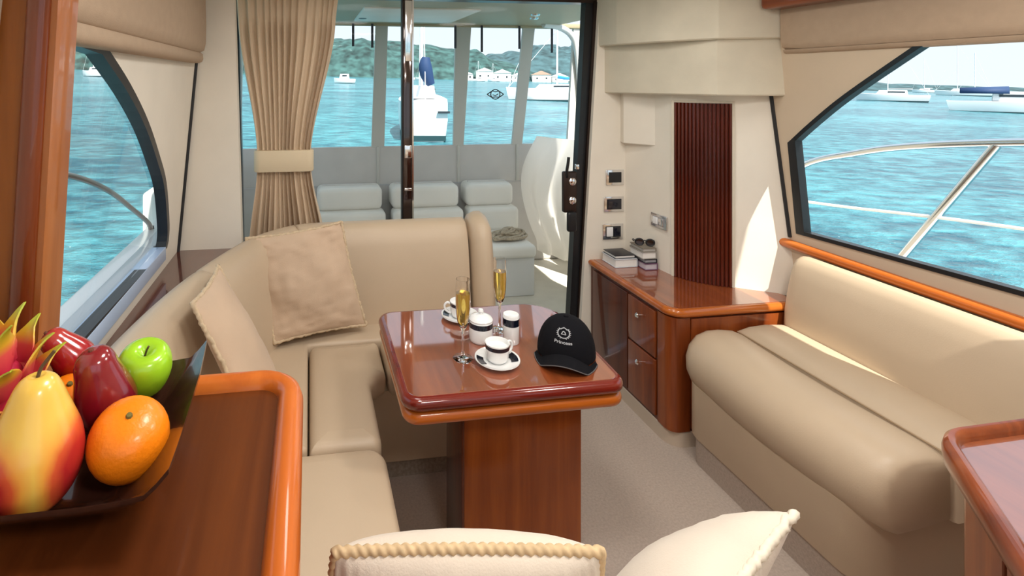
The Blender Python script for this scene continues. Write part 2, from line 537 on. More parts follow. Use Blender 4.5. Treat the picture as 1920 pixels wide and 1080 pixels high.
# black seam lines in the wall linings
struct('trim_4', tube(NB(), [(xl(0.81)+0.004, 2.487, 0.812), (xl(1.25)+0.004, 2.487, 1.25), (xl(2.1)+0.004, 2.487, 2.1)], 0.008, 8), M['gasket'], 'black seam in the lining left of the curtain panel')
struct('trim_5', tube(NB(), [(xr(z)-0.003, 2.183-(xr(z)-2.06)*0.60, z) for z in (0.875, 1.05, 1.2, 1.4, 1.6)], 0.008, 8), M['gasket'], 'black seam in the lining beside the right window')

# ---- aft wall pieces --------------------------------------------------
bm = NB()
loft(bm, [[(-0.60, y, 0.79), (-0.313, y, 0.79), (-0.352, y, 2.12), (-0.50, y, 2.12)] for y in (2.50, 2.56)])
struct('wall_aft_left', bm, M['wall'], 'cream panel between left window and curtain', smooth=0)
bm = NB()
loft(bm, [[(1.48, y, 0.0), (2.25, y, 0.0), (2.15, y, 2.12), (1.612, y, 2.12)] for y in (2.69, 2.78)])
struct('wall_aft', bm, M['wall'], 'cream aft wall with the switch plates', smooth=0)
bm = NB()
box(bm, -0.5, 1.70, 2.72, 2.80, 2.035, 2.12)
struct('wall_aft_header', bm, M['bronze'], 'dark header above the glass door', smooth=0)

# diagonal column that carries the tambour door
COLP = [(1.753, 2.71), (1.813, 2.56), (1.828, 2.40), (1.845, 2.370)]
TA, TB = Vector((1.836, 2.392)), Vector((2.012, 2.222))
TN = Vector((-(TB-TA).y, (TB-TA).x)).normalized()
if TN.y > 0: TN = -TN
def tamb(t, off=0.0):
    q = TA.lerp(TB, t)+TN*(0.028*(1-(2*t-1)**2)+off)
    return q
COLP = COLP[:3]+[tuple(tamb(k/8)) for k in range(0, 9)]+[(2.06, 2.188)]
bm = NB()
def col_ring(z):
    xw = xr(z)+0.012
    return [(x, y, z) for x, y in COLP]+[(xw, 2.188-(xw-2.06)*0.60, z), (xw, 2.71, z)]
loft(bm, [col_ring(z) for z in (0.60, 2.12)])
struct('wall_column', bm, M['wall'], 'cream diagonal column beside the right window', smooth=25)

# soffit boxes
bm = NB()
slab(bm, outline([(1.632, 2.70), (1.868, 2.150), (2.175, 2.062), (2.22, 2.062), (2.22, 2.70)], [0, 0.006, 0.006, 0, 0], 3), [(0.006, 1.527), (0, 1.533), (0, 1.79)])
for v in bm.verts: v.co.x = min(v.co.x, xr(v.co.z)+0.015)
struct('trim_6', bm, M['soffit'], 'lower cream padded soffit box above the tambour door', smooth=30)
bm = NB()
slab(bm, outline([(1.598, 2.70), (1.625, 2.56), (1.72, 2.33), (1.855, 2.128), (2.165, 2.045), (2.22, 2.045), (2.22, 2.70)], [0, 0.05, 0.2, 0.02, 0.006, 0, 0], 6), [(0.006, 1.788), (0, 1.794), (0, 2.12)])
for v in bm.verts: v.co.x = min(v.co.x, xr(v.co.z)+0.015)
struct('trim_7', bm, M['soffit'], 'upper cream padded soffit below the ceiling', smooth=30)
struct('trim_8', slab(NB(), [(1.735, 2.70), (1.722, 2.645), (1.835, 2.490), (1.86, 2.50), (1.86, 2.70)], [(0.003, 1.25), (0, 1.254), (0, 1.53)]), M['wall'], 'small cream box under the soffit beside the column', smooth=30)

# forward part of the cabin behind the photographer: dashboard and windscreen
struct('wall_front', rbox(-0.62, 2.25, -1.65, -1.55, 0.0, 1.10), M['wall'], 'low cream bulkhead below the windscreen', smooth=0)
t = bpy.data.objects.new('window_3', None); C.objects.link(t)
setp(t, 'wide windscreen at the front of the cabin', 'window', None, 'structure')
bm = NB()
for xa, xb in ((-0.6, -0.54), (0.78, 0.84), (2.1, 2.16)):
    loft(bm, [[(xa, -1.62, 1.1), (xb, -1.62, 1.1), (xb, -1.57, 1.1), (xa, -1.57, 1.1)], [(xa, -1.03, 2.14), (xb, -1.03, 2.14), (xb, -0.98, 2.14), (xa, -0.98, 2.14)]])
obj('window_frame', bm, M['black'], t, smooth=0)
bm = NB()
loft(bm, [[(-0.55, -1.60, 1.1), (2.12, -1.60, 1.1)], [(-0.55, -1.01, 2.14), (2.12, -1.01, 2.14)]], closed=False)
obj('pane', bm, M['glass'], t, smooth=0)

# ---- aft sliding door -------------------------------------------------
door = bpy.data.objects.new('door_1', None); C.objects.link(door)
door.location = (0.6, 2.75, 0)
setp(door, 'sliding glass door to the cockpit with dark frame', 'door', None, 'structure')
def bar(pts0, pts1, y0, y1):
    bm = NB()
    (a0, a1), (b0, b1) = pts0, pts1   # (x0, x1) at bottom z=0, at top z=2.04
    loft(bm, [[(a0, y0, 0), (a1, y0, 0), (a1, y1, 0), (a0, y1, 0)], [(b0, y0, 2.04), (b1, y0, 2.04), (b1, y1, 2.04), (b0, y1, 2.04)]])
    return bm
obj('jamb', bar((1.435, 1.475), (1.545, 1.590), 2.73, 2.78), M['black'], door, smooth=0)
obj('jamb_trim', bar((1.475, 1.500), (1.590, 1.612), 2.715, 2.77), M['bronze'], door, smooth=0)
obj('jamb', bar((-0.36, -0.32), (-0.40, -0.36), 2.73, 2.78), M['black'], door, smooth=0)
mull = obj('mullion', rbox(0.497, 0.548, 2.735, 2.775, 0.0, 2.04, 0.006), pbr('mullion_bronze', (0.035, 0.016, 0.012), 0.12, 0.5, coat=1.0), door)
obj('mullion_edge', rbox(0.548, 0.556, 2.733, 2.76, 0.0, 2.04), M['chrome'], mull)
obj('mullion_edge', rbox(0.490, 0.497, 2.733, 2.76, 0.0, 2.04), M['black'], mull)
obj('catch', rbox(0.505, 0.545, 2.728, 2.742, 1.18, 1.25, 0.004), M['chrome'], mull)
obj('catch', rbox(0.505, 0.545, 2.728, 2.742, 1.005, 1.02, 0.003), M['chrome'], mull)
obj('catch', rbox(0.507, 0.547, 2.728, 2.742, 1.70, 2.03, 0.004), M['chrome'], mull)
bm = NB()
loft(bm, [[(0.55, 2.758, 0.02), (1.44, 2.758, 0.02)], [(0.55, 2.758, 2.04), (1.55, 2.758, 2.04)]], closed=False)
obj('pane', bm, M['glass'], door, smooth=0)
bm = NB()
loft(bm, [[(-0.33, 2.768, 0.02), (0.50, 2.768, 0.02)], [(-0.37, 2.768, 2.04), (0.50, 2.768, 2.04)]], closed=False)
obj('pane', bm, M['glass'], door, smooth=0)
obj('sill', rbox(-0.36, 1.52, 2.70, 2.80, 0.0, 0.03, 0.006), M['steel'], door)
lock = obj('lock_case', rbox(1.400, 1.480, 2.70, 2.735, 0.86, 1.09, 0.010), M['bronze'], door)
bm = NB(); box(bm, 1.410, 1.465, 2.675, 2.70, 0.76, 0.87, 0.012)
obj('handle', bm, M['black'], lock)
obj('lever', tube(NB(), spline([(1.418, 2.70, 1.06), (1.406, 2.68, 1.10), (1.410, 2.675, 1.14), (1.414, 2.675, 1.175)], 5), 0.008, 8), M['black'], lock)
for z in (0.93, 1.035):
    bm = NB(); lathe(bm, [(0.021, 0.0), (0.021, 0.008), (0.014, 0.012), (0.0005, 0.013)], 18)
    for v in bm.verts: v.co = (1.447+v.co.x, 2.70-v.co.z, z+v.co.y)
    obj('lock_barrel', bm, M['chrome'], lock)
obj('bolt', rbox(1.472, 1.492, 2.70, 2.72, 1.10, 1.13, 0.004), M['chrome'], lock)

# ---- bulkhead stub with wooden pillar (left foreground) -----------------
def lean(x, z): return x-0.055*(1.736-z)
def lean_prism(poly, z0, z1):
    bm = NB()
    return loft(bm, [[(lean(x, z), y, z) for x, y in poly] for z in (z0, z1)])
pil = bpy.data.objects.new('trim_9', None); C.objects.link(pil)
pil.location = (-0.45, 0.98, 0.8)
setp(pil, 'varnished wooden post at the left edge beside the window', 'post', None, 'structure')
obj('side_strip', lean_prism([(-0.436, 0.957), (-0.426, 0.957), (-0.424, 0.97), (-0.424, 1.03), (-0.43, 1.037), (-0.47, 1.037), (-0.47, 0.957)], 0.8, 2.12), M['pillar_light'], pil)
arc = [(-0.436+0.0, 0.9565)]+[(-0.4555-0.0195*math.cos(PI*k/8)*-1, 0.957-0.012*math.sin(PI*k/8)) for k in range(9)][0:9]
arc = [(-0.4555+0.0195*math.cos(PI*k/10), 0.958-0.014*math.sin(PI*k/10)) for k in range(11)]+[(-0.475, 0.99), (-0.436, 0.99)]
obj('moulding', lean_prism(arc[::-1], 0.8, 2.12), M['moulding'], pil)
obj('panel', lean_prism([(-0.477, 0.962), (-0.477, 1.0), (-0.68, 1.0), (-0.68, 0.962)], 0.8, 2.12), M['pillar_panel'], pil)

# ---- ledge behind the left settee --------------------------------------
LEDGE = [(-0.602, 1.04), (-0.56, 1.04), (-0.545, 1.30), (-0.515, 1.60), (-0.46, 1.88), (-0.37, 2.16), (-0.26, 2.40), (-0.20, 2.50), (-0.602, 2.50)]
struct('trim_10', loft(NB(), [[(x, y, z) for x, y in LEDGE] for z in (0.775, 0.812)]), M['ledge'], 'glossy dark wood ledge under the left window')
# rail under the right window
ra = NB()
tube(ra, [(2.188, 2.15, 0.846), (2.187, 2.05, 0.846), (2.187, 0.9, 0.846)], 0.021, 12)
struct('trim_11', ra, M['orange_wood_y'], 'long round wooden rail along the right wall above the sofa')
struct('trim_12', rbox(2.0, 2.13, 0.85, 2.06, 1.915, 2.0, 0.02), M['cherry_y'], 'dark wooden pelmet above the right blind')
struct('trim_13', rbox(-0.50, -0.405, 1.05, 2.38, 1.985, 2.10, 0.025), M['valance'], 'padded taupe pelmet above the left blind')

# ---- cockpit shell -------------------------------------------------------
struct('floor_cockpit', rbox(-0.7, 2.4, 2.80, 4.6, -0.06, 0.0), M['deck'], 'pale cockpit floor behind the glass door', smooth=0)
struct('wall_cockpit_right', rbox(2.28, 2.42, 2.80, 4.5, 0.0, 1.02, 0.02), M['white_soft'], 'white cockpit side on the right')
struct('wall_cockpit_left', rbox(-0.85, -0.72, 2.80, 4.5, 0.0, 1.02, 0.02), M['white_soft'], 'white cockpit side on the left')
struct('wall_cockpit_aft', rbox(-0.8, 2.4, 4.36, 4.46, 0.0, 0.72, 0.02), M['canvas'], 'transom behind the cockpit seats')
bm = NB()
slab(bm, outline([(-0.9, 2.82), (2.17, 2.82), (2.17, 4.36), (-0.9, 4.36)], 0.05), [(0.03, 2.075), (0.0, 2.10), (0.0, 2.16), (0.05, 2.2)])
rf = struct('ceiling_cockpit', bm, M['roof'], 'olive grey underside of the cockpit roof')
obj('hatch', rbox(0.35, 1.15, 3.35, 4.12, 2.066, 2.09, 0.01), M['white_soft'], rf)
for k, (x, y) in enumerate(((0.40, 3.9), (1.70, 3.75), (1.62, 3.55))):
    bm = NB(); lathe(bm, [(0.035, 0), (0.03, -0.012), (0.0005, -0.014)], 14, (x, y, 2.076))
    obj('roof_fitting', bm, M['chrome'] if k else M['black'], rf)

# ================================================================== dinette settee
st = thing('dinette_settee', 'beige leather wraparound settee around the wooden table', 'settee', (0.0, 1.8, 0.0))
bm = NB()
BASE = outline([(-0.58, 1.0), (-0.02, 1.0), (-0.02, 0.45), (0.84, 0.45), (0.84, 1.02), (0.19, 1.02), (0.19, 2.04), (0.93, 2.04), (0.93, 2.64), (-0.30, 2.64), (-0.30, 2.49), (-0.58, 2.49)],
               [0, 0, 0, 0.03, 0.03, 0.05, 0.06, 0.04, 0.02, 0, 0, 0], 5)
slab(bm, BASE, [(0, 0.075), (0, 0.36)])
obj('base', bm, M['leather'], st)
bm = NB()
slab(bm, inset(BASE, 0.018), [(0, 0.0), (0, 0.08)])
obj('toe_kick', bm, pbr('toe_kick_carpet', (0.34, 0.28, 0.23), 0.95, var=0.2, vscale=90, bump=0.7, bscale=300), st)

def pad(ol, z0, z1, r, crown=0.012, wide=0.10):
    bm = NB()
    return slab(bm, ol, cushion_prof(z0, z1, r, 5, crown, wide))
def seat(ol, r=0.035, z1=0.45, crown=0.008, wide=0.06): return obj('seat_cushion', pad(ol, 0.345, z1, r, crown, wide), M['leather'], st)
seat(outline([(-0.50, 1.02), (-0.015, 1.02), (-0.015, 0.46), (0.235, 0.46), (0.235, 1.622), (-0.50, 1.622)], [0, 0.02, 0, 0, 0.06, 0.01], 6))
seat(outline([(0.0, 1.634), (0.232, 1.634), (0.232, 1.98), (0.30, 2.02), (0.30, 2.27), (0.0, 2.27)], [0.01, 0.03, 0.08, 0.02, 0.02, 0.03], 6))
seat(outline([(0.308, 2.012), (0.955, 2.012), (0.955, 2.27), (0.308, 2.27)], [0.02, 0.06, 0.02, 0.01], 6))
seat(outline([(-0.50, 1.634), (-0.006, 1.634), (-0.006, 2.278), (0.955, 2.278), (0.955, 2.50), (-0.50, 2.48)], [0, 0.015, 0.02, 0.01, 0, 0], 6), 0.02)
seat(outline([(0.243, 0.46), (0.86, 0.46), (0.86, 1.05), (0.243, 1.05)], 0.03, 6))

# backrest swept along the plan of the settee
PATH = spline([(-0.585, 0.99, 0), (-0.575, 1.25, 0), (-0.55, 1.55, 0), (-0.49, 1.88, 0), (-0.40, 2.16, 0), (-0.27, 2.43, 0), (-0.09, 2.575, 0), (0.12, 2.605, 0), (0.45, 2.605, 0), (0.775, 2.60, 0)], 6)
PROF = [(0.205, 0.43), (0.198, 0.50), (0.185, 0.60), (0.168, 0.70), (0.150, 0.79), (0.130, 0.852), (0.100, 0.884), (0.062, 0.895), (0.028, 0.882), (0.008, 0.855), (0.0, 0.80), (0.0, 0.43)]
def back_ring(i, P, rise=0.0, grow=0.0):
    n = len(P)
    t = P[min(i+1, n-1)]-P[max(i-1, 0)]
    t.normalize()
    nrm = Vector((t.y, -t.x, 0))          # towards the table
    return [P[i]+nrm*(d+grow*(0.4 if d > 0.05 else -0.3))+Vector((0, 0, z+(rise if z > 0.6 else 0))) for d, z in PROF]
def back_part(i0, i1, rise=(0, 0), grow=0.0, P=PATH):
    rings = []
    m = i1-i0
    for i in range(i0, i1+1):
        f = (i-i0)/max(m, 1)
        rings.append(back_ring(i, P, rise[0]+(rise[1]-rise[0])*f, grow))
    # soft ends
    def squeeze(r, k):
        c = sum(r, Vector())/len(r)
        return [c+(p-c)*k for p in r]
    t0 = (P[i0+1]-P[i0]).normalized(); t1 = (P[i1]-P[i1-1]).normalized()
    rings = [[p-t0*0.0+t0*0.001 for p in squeeze(rings[0], 0.95)]]+[[p+t0*0.010 for p in rings[0]]]+rings[1:-1]+[[p-t1*0.010 for p in rings[-1]]]+[[p-t1*0.001 for p in squeeze(rings[-1], 0.95)]]
    bm = NB()
    loft(bm, rings)
    return bm
obj('backrest', back_part(0, 21, (0, 0.0)), M['leather'], st, smooth=60)
obj('backrest', back_part(21, 36, (0.0, 0.01)), M['leather'], st, smooth=60)
obj('backrest', back_part(36, len(PATH)-1, (0.01, 0.012)), M['leather'], st, smooth=60)
# rounded end bolster
bm = NB()
EP = [Vector((0.785, 2.60, 0)), Vector((0.80, 2.60, 0)), Vector((0.83, 2.60, 0)), Vector((0.86, 2.60, 0)), Vector((0.885, 2.595, 0)), Vector((0.895, 2.595, 0))]
rings = []
for i, (p, g) in enumerate(zip(EP, (0.0, 0.03, 0.045, 0.045, 0.02, -0.05))):
    rings.append([p+Vector((0, -(d+(g if d > 0.1 else -g*0.3)), z+(g*0.8 if z > 0.6 else 0))) for d, z in PROF])
loft(bm, rings)
obj('end_bolster', bm, M['leather'], st, smooth=60)

# ================================================================== pillows
def pillow_mesh(TL, TR, BR, BL, thick, n=26, pinch=0.05, seed=0, wr=0.006, power=0.55, bias=0.5, gather=0.0):
    TL, TR, BR, BL = map(Vector, (TL, TR, BR, BL))
    nrm = ((TR-TL)+(BR-BL)).cross((BL-TL)+(BR-TR)).normalized()
    c = (TL+TR+BR+BL)/4
    def base(u, v):
        uu = u*(1-pinch*(1-v*v)); vv = v*(1-pinch*(1-u*u))
        a = (uu+1)/2; b = (vv+1)/2
        return (TL*(1-a)+TR*a)*(1-b)+(BL*(1-a)+BR*a)*b
    bm = NB()
    grids = []
    for s in (1, -1):
        g = []
        for i in range(n+1):
            row = []
            for j in range(n+1):
                u = -math.cos(PI*j/n); v = -math.cos(PI*i/n)
                h = ((1-u*u)*(1-v*v))**power*thick*(bias if s > 0 else 1-bias)*2
                p = base(u, v)
                w = wr*(noise.noise(p*9+Vector((seed, 0, s)))*1.0+0.5*noise.noise(Vector((p.x*26, p.y*26, p.z*50+seed))))*min(1, 6*(1-abs(u))*1.0)*min(1, 6*(1-abs(v)))
                if s < 0 and gather: w += gather*math.sin(u*75+3*noise.noise(Vector((u*6, v*1.5, 0))))*math.exp(-(1+v)*2.2)*min(1, 8*(1+v))
                row.append(p+nrm*s*(h+w))
            g.append(row)
        grids.append(g)
    vm = {}
    def V(s, i, j):
        edge = i in (0, n) or j in (0, n)
        k = (0 if edge else s, i, j)
        if k not in vm: vm[k] = bm.verts.new(grids[s][i][j])
        return vm[k]
    for s in (0, 1):
        for i in range(n):
            for j in range(n):
                f = [V(s, i, j), V(s, i, j+1), V(s, i+1, j+1), V(s, i+1, j)]
                bm.faces.new(f if s == 0 else f[::-1])
    ed = [base(-math.cos(PI*j/n), -1) for j in range(n)]+[base(1, -math.cos(PI*j/n)) for j in range(n)]+[base(math.cos(PI*j/n), 1) for j in range(n)]+[base(-1, math.cos(PI*j/n)) for j in range(n)]
    return bm, ed

def resample(pts, step):
    out = []
    n = len(pts)
    for i in range(n):
        a, b = pts[i], pts[(i+1) % n]
        L = (b-a).length
        k = max(1, int(round(L/step)))
        for q in range(k): out.append(a.lerp(b, q/k))
    return out

def pillow(label, cor, thick, mat, trim, trim_mat, seed, group=None, **kw):
    lo = min(cor, key=lambda p: p[2])
    t = thing('pillow', label, 'pillow', ((cor[2][0]+cor[3][0])/2, (cor[2][1]+cor[3][1])/2, lo[2]))
    bm, ed = pillow_mesh(*cor, thick, seed=seed, **kw)
    obj('cover', bm, mat, t, smooth=80)
    bm = NB()
    if trim == 'rope':
        pts = resample(ed, 0.0035)
        tube(bm, pts, lambda s, th, f: 0.0078*(1+0.20*math.cos(2*th-s*420)), 12, closed=True)
    else:
        pts = resample(ed, 0.006)
        pts = [p+Vector((noise.noise(p*70), noise.noise(p*70+Vector((5, 0, 0))), noise.noise(p*70+Vector((0, 9, 0)))))*0.004 for p in pts]
        tube(bm, pts, lambda s, th, f: 0.0070*(1+0.22*math.sin(s*320+2*th)), 8, closed=True)
    obj('piping', bm, trim_mat, t, smooth=80)
    return t

M['trim_tan'] = pbr('tan_trim', (0.62, 0.48, 0.32), 0.8, var=0.12, vscale=80)
M['trim_ivory'] = pbr('ivory_trim', (0.72, 0.64, 0.52), 0.8, var=0.06, vscale=80)
pillow('large square tan pillow propped on the aft backrest below the curtain',
       [(-0.277, 2.350, 0.900), (0.146, 2.372, 0.950), (0.255, 2.330, 0.492), (-0.146, 2.235, 0.485)], 0.050, M['pillow'], 'frill', M['trim_tan'], 3, wr=0.016, n=40)
pillow('tan pillow leaning edge-on against the left backrest near the fruit',
       [(-0.352, 1.63, 0.925), (-0.322, 1.915, 0.935), (-0.10, 1.93, 0.485), (-0.12, 1.56, 0.485)], 0.050, M['pillow'], 'frill', M['trim_tan'], 11)
pillow('ivory pillow with gold rope edge at the bottom of the photo',
       [(0.040, 0.802, 0.870), (0.448, 0.748, 0.866), (0.455, 0.845, 0.495), (0.035, 0.895, 0.495)], 0.080, M['pillow_white'], 'rope', M['rope'], 21, wr=0.004, power=0.40, bias=0.55, pinch=-0.03, gather=0.0035, n=64)
pillow('ivory pillow with pointed corner at the lower right beside the rope-edged one',
       [(0.46, 0.59, 0.872), (0.822, 0.775, 0.858), (0.775, 1.00, 0.485), (0.44, 0.86, 0.485)], 0.066, M['pillow_white'], 'frill', M['trim_ivory'], 31, power=0.42, bias=0.68)

# ================================================================== table
tb = thing('dining_table', 'glossy cherry pedestal table with rounded folding top', 'table', (0.69, 1.69, 0))
OT = outline([(0.262, 1.435), (0.955, 1.435), (0.985, 2.015), (0.262, 2.02)], [0.055, 0.055, 0.14, 0.06], 10)
bm = NB()
slab(bm, OT, bull(0.652, 0.690, 0.0, 8, 0.017), cap1=True)
obj('edge_moulding', bm, M['table_edge'], tb, smooth=30)
bm = NB()
slab(bm, inset(OT, 0.022), [(0, 0.684), (0, 0.6905), (0.001, 0.6915)])
obj('table_top', bm, M['table_top'], tb, smooth=30)
bm = NB()
slab(bm, inset(OT, 0.004), bull(0.612, 0.649, 0.0, 8, 0.014))
obj('folding_leaf', bm, M['orange_wood'], tb, smooth=30)
pd = obj('pedestal', rbox(0.487, 0.892, 1.600, 1.775, 0.0, 0.614, 0.006), M['pedestal'], tb)
pd['label'] = 'reddish veneered box pedestal'
obj('corner_strip', rbox(0.480, 0.489, 1.594, 1.780, 0.0, 0.613, 0.003), M['dark_wood'], pd)

# ================================================================== right sideboard
cb = thing('sideboard', 'varnished cherry drawer cabinet between aft wall and sofa', 'cabinet', (1.85, 2.35, 0))
CO = outline([(1.555, 2.69), (1.555, 2.045), (2.215, 2.045), (2.215, 2.69)], [0, 0.07, 0, 0], 8)
bm = NB(); slab(bm, CO, [(0, 0.065), (0, 0.58)])
obj('body', bm, M['dark_wood'], cb)
bm = NB(); slab(bm, inset(CO, -0.004), [(0, 0.0), (0, 0.062), (0.004, 0.066)])
obj('plinth', bm, pbr('beige_plinth', (0.60, 0.50, 0.40), 0.5), cb)
TO = outline([(1.538, 2.69), (1.538, 2.022), (2.185, 2.022), (2.20, 2.69)], [0, 0.075, 0.03, 0], 10)
bm = NB(); slab(bm, TO, bull(0.568, 0.604, 0.0, 8, 0.016)); obj('top_edge', bm, M['orange_wood'], cb, smooth=30)
bm = NB(); slab(bm, inset(TO, 0.022), [(0, 0.60), (0, 0.6055)]); obj('top', bm, M['table_top'], cb, smooth=30)
for (y0, y1, z0, z1, kn) in ((2.135, 2.335, 0.345, 0.555, True), (2.135, 2.335, 0.085, 0.335, True)):
    d = obj('drawer', rbox(1.543, 1.556, y0, y1, z0, z1, 0.003), M['cherry_z'], cb)
    bm = NB()
    lathe(bm, [(0.005, 0), (0.005, 0.012), (0.011, 0.016), (0.012, 0.021), (0.008, 0.026), (0.0004, 0.027)], 14)
    for v in bm.verts: v.co = (1.543-v.co.z, (y0+y1)/2+v.co.x-0.0, z1-0.06+v.co.y)
    obj('knob', bm, M['chrome'], d)
obj('door', rbox(1.545, 1.556, 2.345, 2.655, 0.085, 0.555, 0.003), M['dark_wood'], cb)
bm = NB()
pts = [(1.5545+0.0, 2.115)]
obj('corner_post', loft(NB(), [[(x, y, z) for x, y in outline([(1.548, 2.125), (1.548, 2.038), (1.64, 2.038), (1.64, 2.05), (1.56, 2.125)], [0, 0.07, 0, 0, 0], 8)] for z in (0.07, 0.565)]), M['cherry_z'], cb)
obj('end_panel', rbox(1.645, 2.12, 2.036, 2.047, 0.08, 0.56, 0.003), M['cherry_z'], cb)

# tambour door
td = thing('tambour_door', 'dark reddish slatted tambour door on the cream column', 'tambour door', (1.93, 2.30, 0.606))
NS = 15
slat = None
for k in range(NS):
    a = tamb((k+0.5)/NS, 0.003); 
    tdir = (tamb((k+1)/NS)-tamb(k/NS)); w = tdir.length; ang = math.atan2(tdir.y, tdir.x)
    if slat is None:
        b2 = NB()
        prof = [(-0.5*w*0.82, 0.006)]+[(-0.5*w*0.82*math.cos(PI*q/6), -0.0105*math.sin(PI*q/6)) for q in range(7)]+[(0.5*w*0.82, 0.006)]
        loft(b2, [[(x, y, z) for x, y in prof] for z in (0.607, 1.486)])
        slat = mesh_of(b2, wood('tambour_wood', (0.050, 0.006, 0.003), (0.105, 0.014, 0.005), (0.19, 0.034, 0.009), 'z', 1, 0.3, 0.5), 40)
    o = obj('slat', slat, None, td, world=False)
    o.location = (a.x-1.93, a.y-2.30, -0.606); o.rotation_euler = (0, 0, ang)
bm = NB(); loft(bm, [[(p.x, p.y, z) for p in [tamb(k/8, 0.0015) for k in range(9)]+[tamb(k/8, -0.004) for k in range(8, -1, -1)]] for z in (0.606, 1.487)])
obj('backing', bm, M['dark_wood'], td)
for nm, za, zb in (('frame_rail', 1.487, 1.497),):
    bm = NB(); loft(bm, [[(p.x, p.y, z) for p in [tamb(k/8, 0.010) for k in range(9)]+[tamb(k/8, -0.002) for k in range(8, -1, -1)]] for z in (za, zb)])
    obj(nm, bm, M['reveal'], td)
for t0, t1 in ((-0.045, 0.0), (1.0, 1.045)):
    a0, a1 = TA.lerp(TB, t0), TA.lerp(TB, t1)
    bm = NB(); loft(bm, [[(a0.x+TN.x*0.010, a0.y+TN.y*0.010, z), (a1.x+TN.x*0.010, a1.y+TN.y*0.010, z), (a1.x-TN.x*0.004, a1.y-TN.y*0.004, z), (a0.x-TN.x*0.004, a0.y-TN.y*0.004, z)] for z in (0.606, 1.497)])
    obj('frame_stile', bm, M['reveal'], td)

# ================================================================== right sofa
sf = thing('sofa', 'beige leather sofa below the right window', 'sofa', (1.9, 1.65, 0))
BO = outline([(1.585, 1.27), (2.14, 1.27), (2.14, 2.005), (1.585, 2.005)], [0.10, 0.02, 0.02, 0.07], 8)
bm = NB(); slab(bm, BO, [(0.006, 0.11), (0, 0.12), (0, 0.33)]); obj('base', bm, M['leather'], sf)
bm = NB(); slab(bm, inset(BO, 0.014), [(0, 0), (0, 0.115)]); obj('toe_kick', bm, M['carpet'], sf)

def along(y):   # plan bulge of the front roll
    f = (y-1.24)/(2.01-1.24)
    return 0.022*math.sin(PI*min(1, max(0, f)))
def sofa_ring(prof, y, k=1.0, cx=None, cz=None, dx=0.0):
    r = []
    for x, z in prof:
        xx, zz = x-dx, z
        if k != 1.0:
            xx = cx+(xx-cx)*k; zz = cz+(zz-cz)*k
        r.append(Vector((xx, y, zz)))
    return r
ROLL = [(1.700, 0.30), (1.640, 0.295), (1.600, 0.325), (1.578, 0.375), (1.576, 0.425), (1.592, 0.475), (1.630, 0.515), (1.685, 0.533), (1.745, 0.534), (1.800, 0.527), (1.830, 0.514), (1.836, 0.49), (1.836, 0.32)]
ys = [1.235, 1.245, 1.27, 1.30, 1.34, 1.40]+[1.4+0.56*k/10 for k in range(1, 11)]+[1.985, 2.005, 2.012]
ks = [0.78, 0.88, 0.955, 0.985, 0.997, 1.0]+[1.0]*10+[0.97, 0.90, 0.80]
bm = NB(); loft(bm, [sofa_ring(ROLL, y, k, 1.75, 0.42, along(y)) for y, k in zip(ys, ks)])
obj('front_bolster', bm, M['leather'], sf, smooth=70)
SEATP = [(1.838, 0.32), (1.838, 0.49), (1.846, 0.512), (1.90, 0.525), (1.98, 0.530), (2.06, 0.524), (2.12, 0.51), (2.13, 0.32)]
bm = NB(); loft(bm, [sofa_ring(SEATP, y, k, 1.98, 0.42) for y, k in zip(ys, [0.95, 0.98]+[1]*15+[0.98, 0.95])])
obj('seat_cushion', bm, M['leather'], sf, smooth=70)
bm = NB(); tube(bm, [(1.837, y, 0.5105) for y in [1.26+0.74*k/8 for k in range(9)]], 0.0028, 6)
obj('piping', bm, M['leather_dark'], sf)
BACK = [(2.072, 0.50), (2.078, 0.58), (2.092, 0.66), (2.108, 0.73), (2.122, 0.785), (2.138, 0.815), (2.160, 0.828), (2.180, 0.815), (2.188, 0.77), (2.19, 0.50)]
ys2 = [0.90, 0.91]+[0.95+1.02*k/10 for k in range(11)]+[1.995, 2.012, 2.018]
bm = NB(); loft(bm, [sofa_ring(BACK, y, k, 2.14, 0.62) for y, k in zip(ys2, [0.9, 0.97]+[1]*11+[0.975, 0.93, 0.86])])
obj('backrest', bm, M['leather'], sf, smooth=70)

# ================================================================== counters in the foreground
def counter(label, loc, ol, zt, lip, body_ol, top_mat, body_mat, lip_mat, z0=0.0):
    t = thing('counter', label, 'counter', loc)
    bm = NB(); slab(bm, body_ol, [(0, z0), (0, zt-0.04)]); obj('body', bm, body_mat, t)
    bm = NB(); slab(bm, inset(ol, lip*0.6), [(0, zt-0.045), (0, zt-0.019)]); obj('top', bm, top_mat, t, smooth=30)
    prof = [(lip*0.4, zt-0.058), (lip*0.12, zt-0.050), (0, zt-0.032), (0.0, zt-0.020), (lip*0.12, zt-0.006), (lip*0.35, zt), (lip*0.65, zt-0.001), (lip*0.85, zt-0.006), (lip, zt-0.020), (lip, zt-0.05)]
    bm = NB(); slab(bm, ol, prof, loop=True); obj('raised_lip', bm, lip_mat, t, smooth=50)
    return t
L1 = outline([(-0.555, 0.06), (-0.010, 0.06), (-0.010, 0.945), (-0.555, 0.945)], [0.01, 0.03, 0.075, 0.01], 10)
c1 = counter('wooden counter with raised lip holding the fruit bowl', (-0.3, 0.5, 0), L1, 1.09, 0.042, inset(L1, 0.02), M['counter_wood'], M['cherry_z'], M['orange_wood_y'])
L2 = outline([(0.86, 0.42), (1.95, 0.42), (2.10, 0.80), (1.75, 0.885), (1.25, 0.875)], [0.02, 0.02, 0.02, 0.05, 0.11], 12)
c2 = counter('rounded wooden cabinet top at the lower right corner beside the sofa', (1.5, 0.65, 0), L2, 0.90, 0.026, inset(L2, 0.03), M['table_top'], M['cherry_z'], M['cherry_y'])
